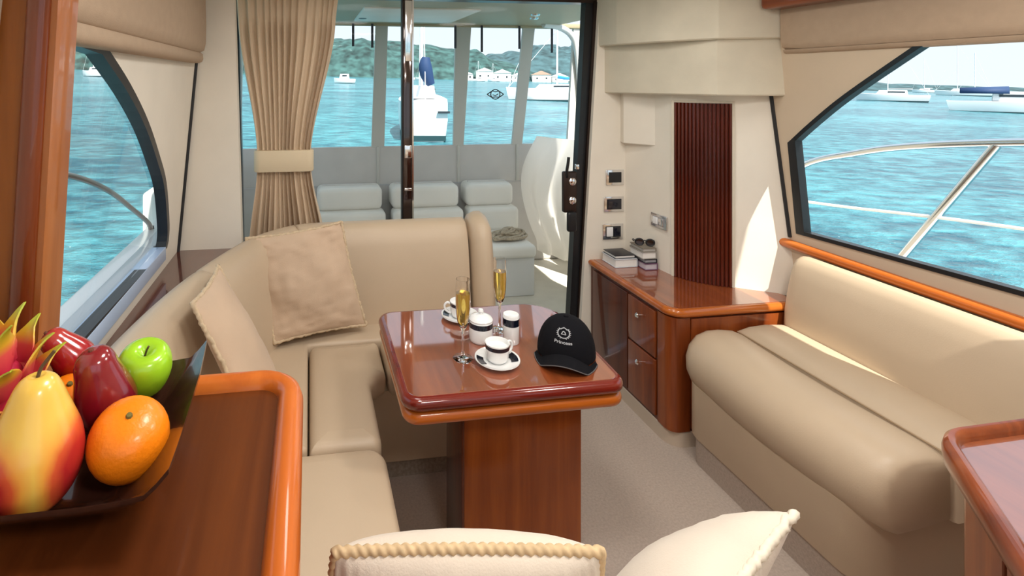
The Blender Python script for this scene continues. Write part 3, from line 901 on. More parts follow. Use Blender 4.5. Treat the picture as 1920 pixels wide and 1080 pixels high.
obj('panel_joint', rod((1.084, 0.667, 0.0), (1.084, 0.667, 0.84), 0.003, 6), M['dark_wood'], c2)

# ================================================================== blinds and curtain
def blind(name, label, x0, side, y0, y1, zb, ztop, fold=0.055):
    """padded roman blind hanging along a side wall"""
    t = thing(name, label, 'blind', (x0, (y0+y1)/2, zb))
    def sheet(prof, nm, mat):
        bm = NB()
        n = 14
        rings = []
        for k in range(n+1):
            f = k/n
            y = y0+(y1-y0)*f
            sh = 1.0 if 0 < k < n else 0.93
            cz = sum(p[1] for p in prof)/len(prof)
            rings.append([(x0+side*d*sh, y, cz+(z-cz)*sh) for d, z in prof])
        loft(bm, rings)
        return obj(nm, bm, mat, t, smooth=60)
    zf = zb+fold
    sheet([(0.0, zf-0.01), (0.030, zf-0.012), (0.046, zf-0.004), (0.054, zf+0.03), (0.056, zf+0.12), (0.050, ztop), (0.0, ztop)], 'blind_fabric', M['valance'])
    sheet([(0.0, zb), (0.02, zb), (0.036, zb+0.006), (0.042, zb+0.02), (0.040, zf-0.012), (0.03, zf-0.004), (0.0, zf-0.004)], 'lower_fold', M['valance'])
    return t
blind('roman_blind', 'raised taupe fabric blind above the left window', -0.515, 1, 1.05, 2.44, 1.675, 2.06)
blind('roman_blind', 'raised brown fabric blind above the right window', 2.145, -1, 0.75, 2.045, 1.715, 2.06, 0.028)

ct = thing('curtain', 'beige pleated curtain gathered beside the glass door', 'curtain', (-0.1, 2.64, 0.4))
bm = NB()
NZ, NX = 48, 190
rows = []
for i in range(NZ+1):
    z = 2.10-(2.10-0.45)*i/NZ
    def lerp(tab):
        for (za, a), (zc, c_) in zip(tab, tab[1:]):
            if z <= za and z >= zc:
                f = (za-z)/(za-zc); f = f*f*(3-2*f)*0.5+f*0.5
                return a+(c_-a)*f
        return tab[-1][1]
    xa = lerp([(2.10, -0.362), (1.85, -0.350), (1.26, -0.262), (1.14, -0.262), (0.80, -0.300), (0.45, -0.31)])
    xb = lerp([(2.10, 0.152), (1.85, 0.128), (1.26, 0.010), (1.14, 0.012), (0.80, 0.075), (0.45, 0.085)])
    amp = lerp([(2.10, 0.022), (1.925, 0.009), (1.85, 0.026), (1.26, 0.019), (1.14, 0.019), (0.80, 0.030), (0.45, 0.034)])
    row = []
    for j in range(NX+1):
        f = j/NX
        ph = f*13.5+1.3*noise.noise(Vector((f*3.2, z*0.35, 1.0)))+0.3*noise.noise(Vector((f*9, z*1.2, 4)))
        a = amp*(0.75+0.6*noise.noise(Vector((f*7, 2.2, z*0.6))))
        s = math.sin(2*PI*ph)
        y = 2.635-a*(s*0.8+0.35*math.sin(4*PI*ph+0.6))
        x = xa+(xb-xa)*f+0.25*a*math.cos(2*PI*ph)
        row.append((x, y, z))
    rows.append(row)
loft(bm, rows, closed=False)
o = obj('cloth', bm, M['curtain'], ct, smooth=80)
bm = NB()
zs = [1.145, 1.150, 1.20, 1.245, 1.250]
rings = []
for q, z in enumerate(zs):
    e = 0.003 if q in (0, 4) else 0.0
    rings.append([(x, y, z) for x, y in inset(rrect(-0.272, 0.022, 2.600, 2.672, 0.034, 6), e)])
loft(bm, rings)
o = obj('tieback', bm, M['tieback'], ct)
o['label'] = 'flat cream tieback band'

# ================================================================== switch plates
def plate(label, x, y, z, w, h, ang, dark, rockers, group='switch plates on the aft wall'):
    t = thing('switch_plate', label, 'switch', (x, y, z), ang, group)
    obj('frame', rbox(-w/2, w/2, -0.008, 0.0, -h/2, h/2, 0.003), M['chrome'] if dark else M['steel'], t, world=False)
    obj('inset', rbox(-w/2+0.016, w/2-0.016, -0.0095, -0.002, -h/2+0.014, h/2-0.014, 0.001), M['black'] if dark else pbr('grey_plate', (0.30, 0.30, 0.31), 0.4), t, world=False)
    for k in range(rockers):
        x0 = -w/2+0.018+k*(w-0.036)/max(rockers, 1)
        obj('rocker', rbox(x0+0.003, x0+(w-0.036)/max(rockers, 1)-0.003, -0.014, -0.008, -h/2+0.018, h/2-0.018, 0.002), M['white'] if (rockers == 2 and k == 0) else M['navy'] if dark else M['steel'], t, world=False)
plate('topmost chrome switch plate with dark insert beside the door', 1.694, 2.689, 1.055, 0.108, 0.086, 0, True, 0)
plate('middle chrome switch plate with dark insert beside the door', 1.688, 2.689, 0.905, 0.120, 0.086, 0, True, 1)
plate('lowest chrome switch plate with white rocker beside the door', 1.682, 2.689, 0.752, 0.124, 0.088, 0, True, 2)
plate('grey socket plate low on the column beside the tambour door', 1.8185, 2.478, 0.86, 0.115, 0.072, math.radians(-86), False, 2, None)

# ================================================================== things on the sideboard
def book(label, x0, x1, y0, y1, z0, z1, cover, page=(0.80, 0.78, 0.74), rz=0.0):
    cx, cy = (x0+x1)/2, (y0+y1)/2
    t = thing('book', label, 'book', (cx, cy, z0), rz, 'books stacked on the sideboard')
    hx, hy, h = (x1-x0)/2, (y1-y0)/2, z1-z0
    c = min(0.004, h*0.18)
    m = pbr('book_cover', cover, 0.35)
    obj('cover', rbox(-hx, hx, -hy, hy, h-c, h, 0.001), m, t, world=False)
    obj('cover', rbox(-hx, hx, -hy, hy, 0, c, 0.001), m, t, world=False)
    obj('spine', rbox(hx-c, hx, -hy, hy, c, h-c), m, t, world=False)
    obj('pages', rbox(-hx+0.004, hx-c, -hy+0.004, hy-0.004, c, h-c), pbr('paper', page, 0.8), t, world=False)
book('thick grey-white book nearest the door on the sideboard', 1.600, 1.728, 2.53, 2.66, 0.606, 0.650, (0.55, 0.57, 0.60))
book('thin black book on top of the grey-white book', 1.606, 1.722, 2.54, 2.655, 0.650, 0.667, (0.02, 0.02, 0.025))
book('purple-edged book at the bottom of the taller stack', 1.735, 1.806, 2.475, 2.60, 0.606, 0.640, (0.16, 0.08, 0.14), (0.55, 0.50, 0.55))
book('black book second from the bottom of the taller stack', 1.737, 1.805, 2.48, 2.60, 0.640, 0.662, (0.015, 0.015, 0.02), (0.30, 0.30, 0.32))
book('thick white book in the upper taller stack', 1.725, 1.804, 2.482, 2.598, 0.662, 0.698, (0.35, 0.33, 0.30))
book('brownish book on top of the taller stack under the sunglasses', 1.728, 1.804, 2.484, 2.60, 0.698, 0.718, (0.22, 0.19, 0.15), (0.45, 0.43, 0.40))

sg = thing('sunglasses', 'dark sunglasses resting on the taller book stack', 'sunglasses', (1.765, 2.53, 0.718), math.radians(-25))
bm = NB()
for s in (-1, 1):
    tube(bm, [(s*0.026+0.020*math.cos(2*PI*k/16), -0.02, 0.024+0.017*math.sin(2*PI*k/16)) for k in range(16)], 0.004, 8, closed=True)
tube(bm, [(-0.008, -0.02, 0.030), (0, -0.021, 0.034), (0.008, -0.02, 0.030)], 0.003, 8)
obj('frame', bm, M['black'], sg, world=False)
for s in (-1, 1):
    bm = NB(); lathe(bm, [(0.0005, 0.0), (0.019, 0.0), (0.019, 0.0015), (0.0005, 0.0015)], 16)
    for v in bm.verts: v.co = (s*0.026+v.co.x, -0.02+v.co.z, 0.024+v.co.y*0.85)
    obj('lens', bm, pbr('dark_lens', (0.03, 0.02, 0.015), 0.05, coat=1), sg, world=False)
    obj('temple', tube(NB(), spline([(s*0.047, -0.018, 0.030), (s*0.050, 0.02, 0.026), (s*0.048, 0.05, 0.012), (s*0.040, 0.062, 0.004)], 4), 0.003, 6), M['black'], sg, world=False)

# ================================================================== things on the table
ZT = 0.6916
def flute(label, x, y):
    t = thing('champagne_flute', label, 'glass', (x, y, ZT), 0, 'champagne flutes on the table')
    out = [(0.0005, 0.0), (0.031, 0.0), (0.032, 0.0018), (0.022, 0.005), (0.007, 0.011), (0.0042, 0.022), (0.0038, 0.070), (0.0050, 0.092), (0.012, 0.104), (0.0185, 0.122), (0.0225, 0.150), (0.0242, 0.190), (0.0236, 0.232), (0.0225, 0.259)]
    inn = [(0.0215, 0.259), (0.0226, 0.232), (0.0232, 0.190), (0.0215, 0.150), (0.0173, 0.122), (0.010, 0.106), (0.0005, 0.101)]
    bm = NB(); lathe(bm, out+inn, 32); obj('glass', bm, M['crystal'], t, world=False)
    liq = [(0.0005, 0.1012), (0.0098, 0.1062), (0.0171, 0.1222), (0.0213, 0.150), (0.0230, 0.190), (0.0228, 0.214), (0.0005, 0.214)]
    bm = NB(); lathe(bm, liq, 32)
    o = obj('champagne', bm, M['champagne'], t, world=False)
    o['label'] = 'golden champagne'
flute('tall champagne flute nearer the camera beside the white cup', 0.496, 1.634)
flute('tall champagne flute farther back near the aft edge of the table', 0.685, 1.802)

def cup_set(x, y, ang, l1, l2):
    s = thing('saucer', l2, 'saucer', (x, y, ZT), ang, 'saucers on the table')
    bm = NB(); lathe(bm, [(0.0005, 0.0), (0.040, 0.0), (0.044, 0.003), (0.066, 0.010), (0.072, 0.0145), (0.0715, 0.0165), (0.064, 0.0125), (0.043, 0.0065), (0.0005, 0.0055)], 40)
    obj('dish', bm, M['porcelain'], s, world=False)
    for a in (-0.30, PI-0.35):
        bm = NB(); n = 8; rings = []
        for k in range(n+1):
            th = a-0.42+0.84*k/n
            rings.append([(r*math.cos(th), r*math.sin(th), z) for r, z in ((0.044, 0.0090), (0.066, 0.0148), (0.066, 0.0126), (0.044, 0.0072))])
        loft(bm, rings); obj('dark_band', bm, M['navy'], s, world=False)
    c = thing('cup', l1, 'cup', (x, y, ZT+0.0057), ang, 'cups on the table')
    bm = NB(); lathe(bm, [(0.0005, 0.0), (0.024, 0.0), (0.026, 0.003), (0.033, 0.008), (0.0365, 0.018), (0.0385, 0.052), (0.0392, 0.060), (0.0378, 0.060), (0.0368, 0.052), (0.0345, 0.020), (0.024, 0.008), (0.0005, 0.006)], 40)
    obj('body', bm, M['porcelain'], c, world=False)
    bm = NB(); lathe(bm, [(0.0383, 0.0435), (0.0388, 0.044), (0.0394, 0.0555), (0.0388, 0.056)], 40, cap=False)
    obj('navy_band', bm, M['navy'], c, world=False)
    bm = NB(); lathe(bm, [(0.0005, 0.0455), (0.0362, 0.0455), (0.0362, 0.0465), (0.0005, 0.0468)], 32)
    obj('milk', bm, M['porcelain'], c, world=False)
    bm = NB(); tube(bm, spline([(0.037, 0, 0.050), (0.050, 0, 0.053), (0.060, 0, 0.042), (0.056, 0, 0.026), (0.044, 0, 0.017), (0.036, 0, 0.016)], 5), 0.0042, 10)
    obj('handle', bm, M['porcelain'], c, world=False)
cup_set(0.598, 1.594, math.radians(18), 'white cup with navy band nearest the camera on the table', 'white saucer under the nearest cup beside the black cap')
cup_set(0.570, 1.912, math.radians(168), 'white cup with navy band at the far side behind the flutes', 'white saucer under the far cup beside the settee')

sb = thing('sugar_bowl', 'squat white lidded sugar bowl with broad navy band', 'sugar bowl', (0.592, 1.738, ZT))
bm = NB(); lathe(bm, [(0.0005, 0), (0.034, 0), (0.0385, 0.004), (0.040, 0.012), (0.041, 0.070), (0.039, 0.074), (0.0005, 0.074)], 36); obj('body', bm, M['porcelain'], sb, world=False)
bm = NB(); lathe(bm, [(0.0402, 0.050), (0.0412, 0.0505), (0.0416, 0.068), (0.0408, 0.0685)], 36, cap=False); obj('navy_band', bm, M['navy'], sb, world=False)
bm = NB(); lathe(bm, [(0.0405, 0.0735), (0.0415, 0.0765), (0.036, 0.084), (0.020, 0.091), (0.007, 0.093), (0.005, 0.097), (0.010, 0.103), (0.008, 0.109), (0.0005, 0.111)], 36)
obj('lid', bm, M['porcelain'], sb, world=False)
bm = NB(); tube(bm, spline([(-0.040, 0.01, 0.066), (-0.054, 0.014, 0.078), (-0.050, 0.014, 0.092), (-0.036, 0.010, 0.094)], 5), 0.0065, 8); obj('dark_handle', bm, M['navy'], sb, world=False)

cs = thing('cylindrical_pot', 'tall white cylindrical pot with navy band beside the cap', 'pot', (0.692, 1.712, ZT))
bm = NB(); lathe(bm, [(0.0005, 0), (0.025, 0), (0.0275, 0.003), (0.028, 0.094), (0.026, 0.098), (0.020, 0.0965), (0.0005, 0.094)], 32); obj('body', bm, M['porcelain'], cs, world=False)
bm = NB(); lathe(bm, [(0.0277, 0.062), (0.0284, 0.0625), (0.0284, 0.086), (0.0279, 0.0865)], 32, cap=False); obj('navy_band', bm, M['navy'], cs, world=False)

sc = thing('salt_cellar', 'tiny silver cellar between sugar bowl and tall white pot', 'salt cellar', (0.648, 1.738, ZT))
bm = NB(); lathe(bm, [(0.0005, 0), (0.011, 0), (0.012, 0.003), (0.0095, 0.018), (0.0095, 0.026), (0.0005, 0.026)], 20); obj('glass_body', bm, M['crystal'], sc, world=False)
bm = NB(); lathe(bm, [(0.0105, 0.026), (0.011, 0.032), (0.008, 0.040), (0.0005, 0.042)], 20); obj('silver_cap', bm, M['chrome'], sc, world=False)

# ---- cap -----------------------------------------------------------------
cp = thing('baseball_cap', 'black baseball cap with embroidered emblem on the table', 'cap', (0.846, 1.618, ZT), math.radians(-31))
RX, RY, RZ_ = 0.092, 0.098, 0.122
def crown_pt(az, el, off=0.0):
    """az measured from the front (-y) of the cap, positive to its left in the picture's right"""
    ce = math.cos(el)**0.86; se = math.sin(el)**0.95
    x = (RX+off)*ce*math.sin(az); y = -(RY+off)*ce*math.cos(az); z = 0.006+(RZ_-0.006+off)*se
    return Vector((x, y, z))
bm = NB(); rings = []
for i in range(15):
    el = (PI/2)*i/14.0001
    ring = []
    for k in range(72):
        az = 2*PI*k/72
        g = -0.0016 if (k % 12 == 0) else 0.0
        ring.append(crown_pt(az, max(el, 1e-4), g*math.cos(el)))
    rings.append(ring)
loft(bm, rings, cap0=False)
crown = obj('crown', bm, M['cap'], cp, world=False, smooth=60)
bm = NB(); lathe(bm, [(0.0085, 0.0), (0.0075, 0.004), (0.0005, 0.0055)], 14, (0, 0, RZ_-0.001)); obj('button', bm, M['cap'], cp, world=False)
bm = NB(); rings = []
for i in range(9):
    f = i/8
    ring = []
    for k in range(25):
        az = math.radians(-78+156*k/24)
        c0 = crown_pt(az, 1e-4)
        ext = 0.058*math.cos(az*0.95)**0.75 if abs(az) < 1.5 else 0
        p = Vector((c0.x*(1+0.08*f), c0.y-ext*f, 0.012))
        p.z = 0.040-0.040*(p.x/0.074)**2-0.008*f*(1-(p.x/0.09)**2)
        p.z = max(p.z, 0.0015)
        ring.append(p)
    rings.append(ring)
top = rings; bot = [[p-Vector((0, 0, 0.0014)) for p in r] for r in rings]
v1 = [[bm.verts.new(p+Vector((0, 0, 0.0014))) for p in r] for r in top]; v2 = [[bm.verts.new(p) for p in r] for r in bot]
for i in range(8):
    for k in range(24):
        bm.faces.new((v1[i][k], v1[i][k+1], v1[i+1][k+1], v1[i+1][k])); bm.faces.new((v2[i][k], v2[i+1][k], v2[i+1][k+1], v2[i][k+1]))
for k in range(24): bm.faces.new((v1[8][k], v1[8][k+1], v2[8][k+1], v2[8][k]))
brim = obj('brim', bm, M['cap'], cp, world=False, smooth=60)
bm = NB(); tube(bm, [p+Vector((0, 0, 0.0006)) for p in rings[8]], 0.0017, 6)
obj('brim_edge', bm, pbr('grey_edge', (0.10, 0.09, 0.09), 0.8), brim, world=False)
# embroidered emblem: wreath ring, small crown and lettering
bm = NB()
eaz, eel = math.radians(-3), math.radians(50)
def emb(x, y, off=0.0015): return crown_pt(eaz+x/(RX*math.cos(eel)), eel+y/0.105, off)
for s in (1, -1):
    tube(bm, [emb(0.0165*math.sin(s*a), -0.0175*math.cos(a)) for a in [0.0+2.35*k/14 for k in range(15)]], 0.0016, 6)
    for k in range(7):
        a = 0.3+k*0.3
        p0 = emb(0.0165*math.sin(s*a), -0.0175*math.cos(a)); p1 = emb(0.0205*math.sin(s*(a+0.12)), -0.0215*math.cos(a+0.12))
        tube(bm, [p0, p1], 0.0012, 5)
tube(bm, [emb(-0.011, 0.009), emb(-0.005, 0.014), emb(0, 0.0165), emb(0.005, 0.014), emb(0.011, 0.009)], 0.0018, 6)
tube(bm, [emb(-0.006, -0.007), emb(-0.003, 0.002), emb(0, 0.004), emb(0.003, 0.002), emb(0.006, -0.007)], 0.0016, 6)
tube(bm, [emb(-0.005, -0.006), emb(0.005, -0.006)], 0.0012, 6)
obj('emblem', bm, M['thread'], crown, world=False)
fc = bpy.data.curves.new('lettering', 'FONT'); fc.body = 'Princess'; fc.size = 0.0125; fc.align_x = 'CENTER'; fc.offset = 0.0003
fo = bpy.data.objects.new('lettering_tmp', fc); C.objects.link(fo)
me = bpy.data.meshes.new_from_object(fo.evaluated_get(bpy.context.evaluated_depsgraph_get()))
bpy.data.objects.remove(fo)
for v in me.vertices: v.co = emb(v.co.x*1.0, v.co.y-0.034, 0.0018)
me.materials.clear(); me.materials.append(M['thread'])
obj('lettering', me, None, crown, world=False)

# ================================================================== fruit bowl
fb = thing('fruit_bowl', 'dark brown square bowl with upturned corners on the counter', 'bowl', (-0.38, 0.75, 1.0715))
bm = NB(); n = 28
BX, BY = 0.190, 0.136
bcx, bcy = -0.348, 0.752
def bowl_pt(u, v, off):
    e = max(abs(u), abs(v))
    x = bcx+BX*u*(1-0.05*(v+1)/2); y = bcy+BY*v
    h = 0.0
    au, av = abs(u), abs(v)
    side = max(0.0, (au-0.50)/0.50)**1.5*0.075
    fr = max(0.0, (av-0.45)/0.55)**1.7*0.048
    h = max(side, fr)+0.12*min(side, fr)
    if v > 0: h += 0.012*(max(0, av-0.5)/0.5)
    return Vector((x, y, 1.0722+h+off))
top = [[bm.verts.new(bowl_pt(-1+2*j/n, -1+2*i/n, 0.006)) for j in range(n+1)] for i in range(n+1)]
bot = [[bm.verts.new(bowl_pt(-1+2*j/n, -1+2*i/n, 0.0)) for j in range(n+1)] for i in range(n+1)]
for i in range(n):
    for j in range(n):
        bm.faces.new((top[i][j], top[i][j+1], top[i+1][j+1], top[i+1][j]))
        bm.faces.new((bot[i][j], bot[i+1][j], bot[i+1][j+1], bot[i][j+1]))
for k in range(n):
    bm.faces.new((top[0][k], bot[0][k], bot[0][k+1], top[0][k+1])); bm.faces.new((top[n][k], top[n][k+1], bot[n][k+1], bot[n][k]))
    bm.faces.new((top[k][0], top[k+1][0], bot[k+1][0], bot[k][0])); bm.faces.new((top[k][n], bot[k][n], bot[k+1][n], top[k+1][n]))
obj('dish', bm, M['bowl'], fb, smooth=60)

def fruit_mat(name, stops, axis='Z', rough=0.3, nscale=12, namp=0.25, coat=0.3, bump=0.0, bscale=150, lo=0.0, hi=0.1):
    m, nn, l, b = new_mat(name)
    t = nn.new('ShaderNodeTexCoord'); sp = nn.new('ShaderNodeSeparateXYZ'); l.new(t.outputs['Object'], sp.inputs[0])
    mr = nn.new('ShaderNodeMapRange'); mr.inputs['From Min'].default_value = lo; mr.inputs['From Max'].default_value = hi
    l.new(sp.outputs[axis], mr.inputs['Value'])
    nz = nn.new('ShaderNodeTexNoise'); nz.inputs['Scale'].default_value = nscale; nz.inputs['Detail'].default_value = 5
    l.new(t.outputs['Object'], nz.inputs['Vector'])
    ma = nn.new('ShaderNodeMath'); ma.operation = 'MULTIPLY_ADD'; ma.inputs[1].default_value = namp; 
    l.new(nz.outputs['Fac'], ma.inputs[0]); l.new(mr.outputs[0], ma.inputs[2])
    sb_ = nn.new('ShaderNodeMath'); sb_.operation = 'SUBTRACT'; sb_.inputs[1].default_value = namp*0.5; l.new(ma.outputs[0], sb_.inputs[0])
    r = nn.new('ShaderNodeValToRGB'); e = r.color_ramp.elements
    e[0].position, e[0].color = stops[0][0], (*stops[0][1], 1); e[1].position, e[1].color = stops[-1][0], (*stops[-1][1], 1)
    for p, c in stops[1:-1]:
        q = e.new(p); q.color = (*c, 1)
    l.new(sb_.outputs[0], r.inputs[0]); l.new(r.outputs[0], b.inputs['Base Color'])
    b.inputs['Roughness'].default_value = rough; b.inputs['Coat Weight'].default_value = coat; b.inputs['Coat Roughness'].default_value = 0.1
    if bump:
        n2 = nn.new('ShaderNodeTexNoise'); n2.inputs['Scale'].default_value = bscale; l.new(t.outputs['Object'], n2.inputs['Vector'])
        bp_ = nn.new('ShaderNodeBump'); bp_.inputs['Strength'].default_value = bump; bp_.inputs['Distance'].default_value = 0.001
        l.new(n2.outputs['Fac'], bp_.inputs['Height']); l.new(bp_.outputs[0], b.inputs['Normal'])
    return m

def place(t, x, y, z, rx=0, ry=0, rz=0):
    t.location = (x, y, z); t.rotation_euler = (rx, ry, rz)

m_or = pbr('orange_peel', (0.95, 0.235, 0.004), 0.36, coat=0.2, bump=0.35, bscale=170, croug=0.15)
def orange(label, x, y, z, r, rx, ry):
    t = thing('orange', label, 'orange', (x, y, z), 0, 'oranges in the fruit bowl')
    t.rotation_euler = (rx, ry, 0)
    bm = NB()
    prof = []
    for k in range(19):
        a = -PI/2+PI*k/18
        d = 1-0.05*max(0, math.sin(a))**8*1.6
        prof.append((max(0.0004, r*math.cos(a)), r*0.93*math.sin(a)*d))
    lathe(bm, prof, 32); obj('peel', bm, m_or, t, world=False, smooth=80)
    bm = NB(); lathe(bm, [(0.0045, 0), (0.0035, 0.003), (0.0004, 0.0032)], 8, (0, 0, r*0.855)); obj('stem_end', bm, pbr('stem_green', (0.16, 0.13, 0.03), 0.8), t, world=False)
orange('large bright orange at the front right of the bowl', -0.234, 0.719, 1.130, 0.050, math.radians(22), math.radians(8))
orange('smaller orange half hidden behind the dark red rose apples', -0.358, 0.836, 1.118, 0.038, 0.3, 0.2)

t = thing('pear', 'yellow pear with red blush at the front left of the bowl', 'pear', (-0.333, 0.685, 1.081), math.radians(24))
bm = NB()
pp = [(0.0004, 0.004), (0.014, 0.0), (0.030, 0.005), (0.044, 0.020), (0.0525, 0.042), (0.054, 0.060), (0.0505, 0.082), (0.042, 0.104), (0.0335, 0.124), (0.027, 0.140), (0.0205, 0.151), (0.011, 0.1575), (0.004, 0.1565), (0.0004, 0.155)]
pp = [(max(0.0004, p.x), p.y) for p in spline([(a, b, 0) for a, b in pp], 3)]
lathe(bm, pp, 40)
for v in bm.verts:
    v.co.x += 0.004*(v.co.z/0.15)**2; a = math.atan2(v.co.y, v.co.x)
    q = 1+0.02*math.sin(3*a+1)
    v.co.x *= q; v.co.y *= q
m, nn, l, b = new_mat('pear_skin')
tcx = nn.new('ShaderNodeTexCoord'); nz = nn.new('ShaderNodeTexNoise'); nz.inputs['Scale'].default_value = 22; nz.inputs['Detail'].default_value = 6
mp = nn.new('ShaderNodeMapping'); mp.inputs['Scale'].default_value = (1, 1, 0.45); l.new(tcx.outputs['Object'], mp.inputs[0]); l.new(mp.outputs[0], nz.inputs['Vector'])
sp = nn.new('ShaderNodeSeparateXYZ'); l.new(tcx.outputs['Object'], sp.inputs[0])
# blush on two cheeks of the belly: |x| large and z mid-height
ab = nn.new('ShaderNodeMath'); ab.operation = 'ABSOLUTE'
sh = nn.new('ShaderNodeMath'); sh.operation = 'ADD'; sh.inputs[1].default_value = -0.002
l.new(sp.outputs['X'], sh.inputs[0]); l.new(sh.outputs[0], ab.inputs[0])
m1 = nn.new('ShaderNodeMapRange'); m1.inputs['From Min'].default_value = 0.0; m1.inputs['From Max'].default_value = 0.042; l.new(ab.outputs[0], m1.inputs['Value'])
m2 = nn.new('ShaderNodeMapRange'); m2.inputs['From Min'].default_value = 0.118; m2.inputs['From Max'].default_value = 0.060; l.new(sp.outputs['Z'], m2.inputs['Value'])
mu = nn.new('ShaderNodeMath'); mu.operation = 'MULTIPLY'; l.new(m1.outputs[0], mu.inputs[0]); l.new(m2.outputs[0], mu.inputs[1])
ma = nn.new('ShaderNodeMath'); ma.operation = 'MULTIPLY_ADD'; ma.inputs[1].default_value = 0.45; l.new(nz.outputs['Fac'], ma.inputs[0]); l.new(mu.outputs[0], ma.inputs[2])
sb2 = nn.new('ShaderNodeMath'); sb2.operation = 'SUBTRACT'; sb2.inputs[1].default_value = 0.14; l.new(ma.outputs[0], sb2.inputs[0])
r = nn.new('ShaderNodeValToRGB'); e = r.color_ramp.elements
e[0].position = 0.10; e[0].color = (0.86, 0.55, 0.09, 1); e[1].position = 0.85; e[1].color = (0.45, 0.02, 0.02, 1)
q = e.new(0.35); q.color = (0.85, 0.36, 0.05, 1); q = e.new(0.55); q.color = (0.68, 0.10, 0.03, 1)
l.new(sb2.outputs[0], r.inputs[0]); l.new(r.outputs[0], b.inputs['Base Color']); b.inputs['Roughness'].default_value = 0.3; b.inputs['Coat Weight'].default_value = 0.5; b.inputs['Coat Roughness'].default_value = 0.12
obj('skin', bm, m, t, world=False, smooth=80)
obj('stem', tube(NB(), spline([(0.004, 0, 0.153), (0.008, 0.001, 0.165), (0.017, 0.002, 0.176), (0.022, 0.002, 0.182)], 4), 0.0022, 8), pbr('stem_brown', (0.12, 0.07, 0.03), 0.8), t, world=False)

t = thing('apple', 'bright green apple at the back right of the bowl', 'apple', (-0.254, 0.850, 1.150))
t.rotation_euler = (math.radians(14), math.radians(6), 0)
bm = NB()
ap = [(0.0004, -0.030), (0.008, -0.034), (0.020, -0.0345), (0.031, -0.026), (0.038, -0.010), (0.0405, 0.006), (0.038, 0.022), (0.031, 0.033), (0.021, 0.0365), (0.012, 0.034), (0.005, 0.028), (0.0004, 0.024)]
ap = [(max(0.0004, p.x), p.y) for p in spline([(a_, b_, 0) for a_, b_ in ap], 3)]
lathe(bm, ap, 36); obj('skin', bm, pbr('green_apple_skin', (0.33, 0.62, 0.02), 0.25, coat=0.5, var=0.12, vscale=30, croug=0.1), t, world=False, smooth=80)
obj('stem', tube(NB(), [(0, 0, 0.024), (0.002, 0, 0.034), (0.005, 0, 0.042)], 0.0017, 6), pbr('apple_stem', (0.08, 0.05, 0.02), 0.8), t, world=False)

m_ra = fruit_mat('rose_apple_skin', [(0.0, (0.10, 0.004, 0.010)), (0.5, (0.20, 0.006, 0.016)), (1.0, (0.24, 0.012, 0.018))], rough=0.18, coat=0.8, lo=-0.05, hi=0.05)
m_ra2 = fruit_mat('red_rose_apple_skin', [(0.0, (0.34, 0.010, 0.015)), (0.5, (0.42, 0.014, 0.018)), (1.0, (0.48, 0.05, 0.04))], rough=0.18, coat=0.8, lo=-0.04, hi=0.04)
def rose_apple(label, x, y, z, s, rx, ry, mat):
    t = thing('rose_apple', label, 'rose apple', (x, y, z), 0, 'rose apples in the fruit bowl')
    t.rotation_euler = (rx, ry, 0)
    pr = [(0.0004, -0.050), (0.014, -0.053), (0.028, -0.049), (0.036, -0.036), (0.0365, -0.020), (0.032, 0.0), (0.0265, 0.020), (0.0235, 0.034), (0.018, 0.044), (0.009, 0.049), (0.0004, 0.0495)]
    pr = [(max(0.0004, p.x), p.y) for p in spline([(a*s, b*s, 0) for a, b in pr], 3)]
    bm = NB(); lathe(bm, pr, 32); obj('skin', bm, mat, t, world=False, smooth=80)
    bm = NB(); lathe(bm, [(0.004*s, 0), (0.003*s, 0.004), (0.0004, 0.005)], 8, (0, 0, 0.048*s)); obj('stem_end', bm, pbr('rose_stem', (0.16, 0.05, 0.03), 0.8), t, world=False)
rose_apple('dark red bell-shaped rose apple between pear, orange and green apple', -0.294, 0.788, 1.166, 1.12, math.radians(10), math.radians(-10), m_ra)
rose_apple('bright red rose apple at the back of the bowl by the window', -0.385, 0.888, 1.170, 0.82, math.radians(10), math.radians(-38), m_ra2)

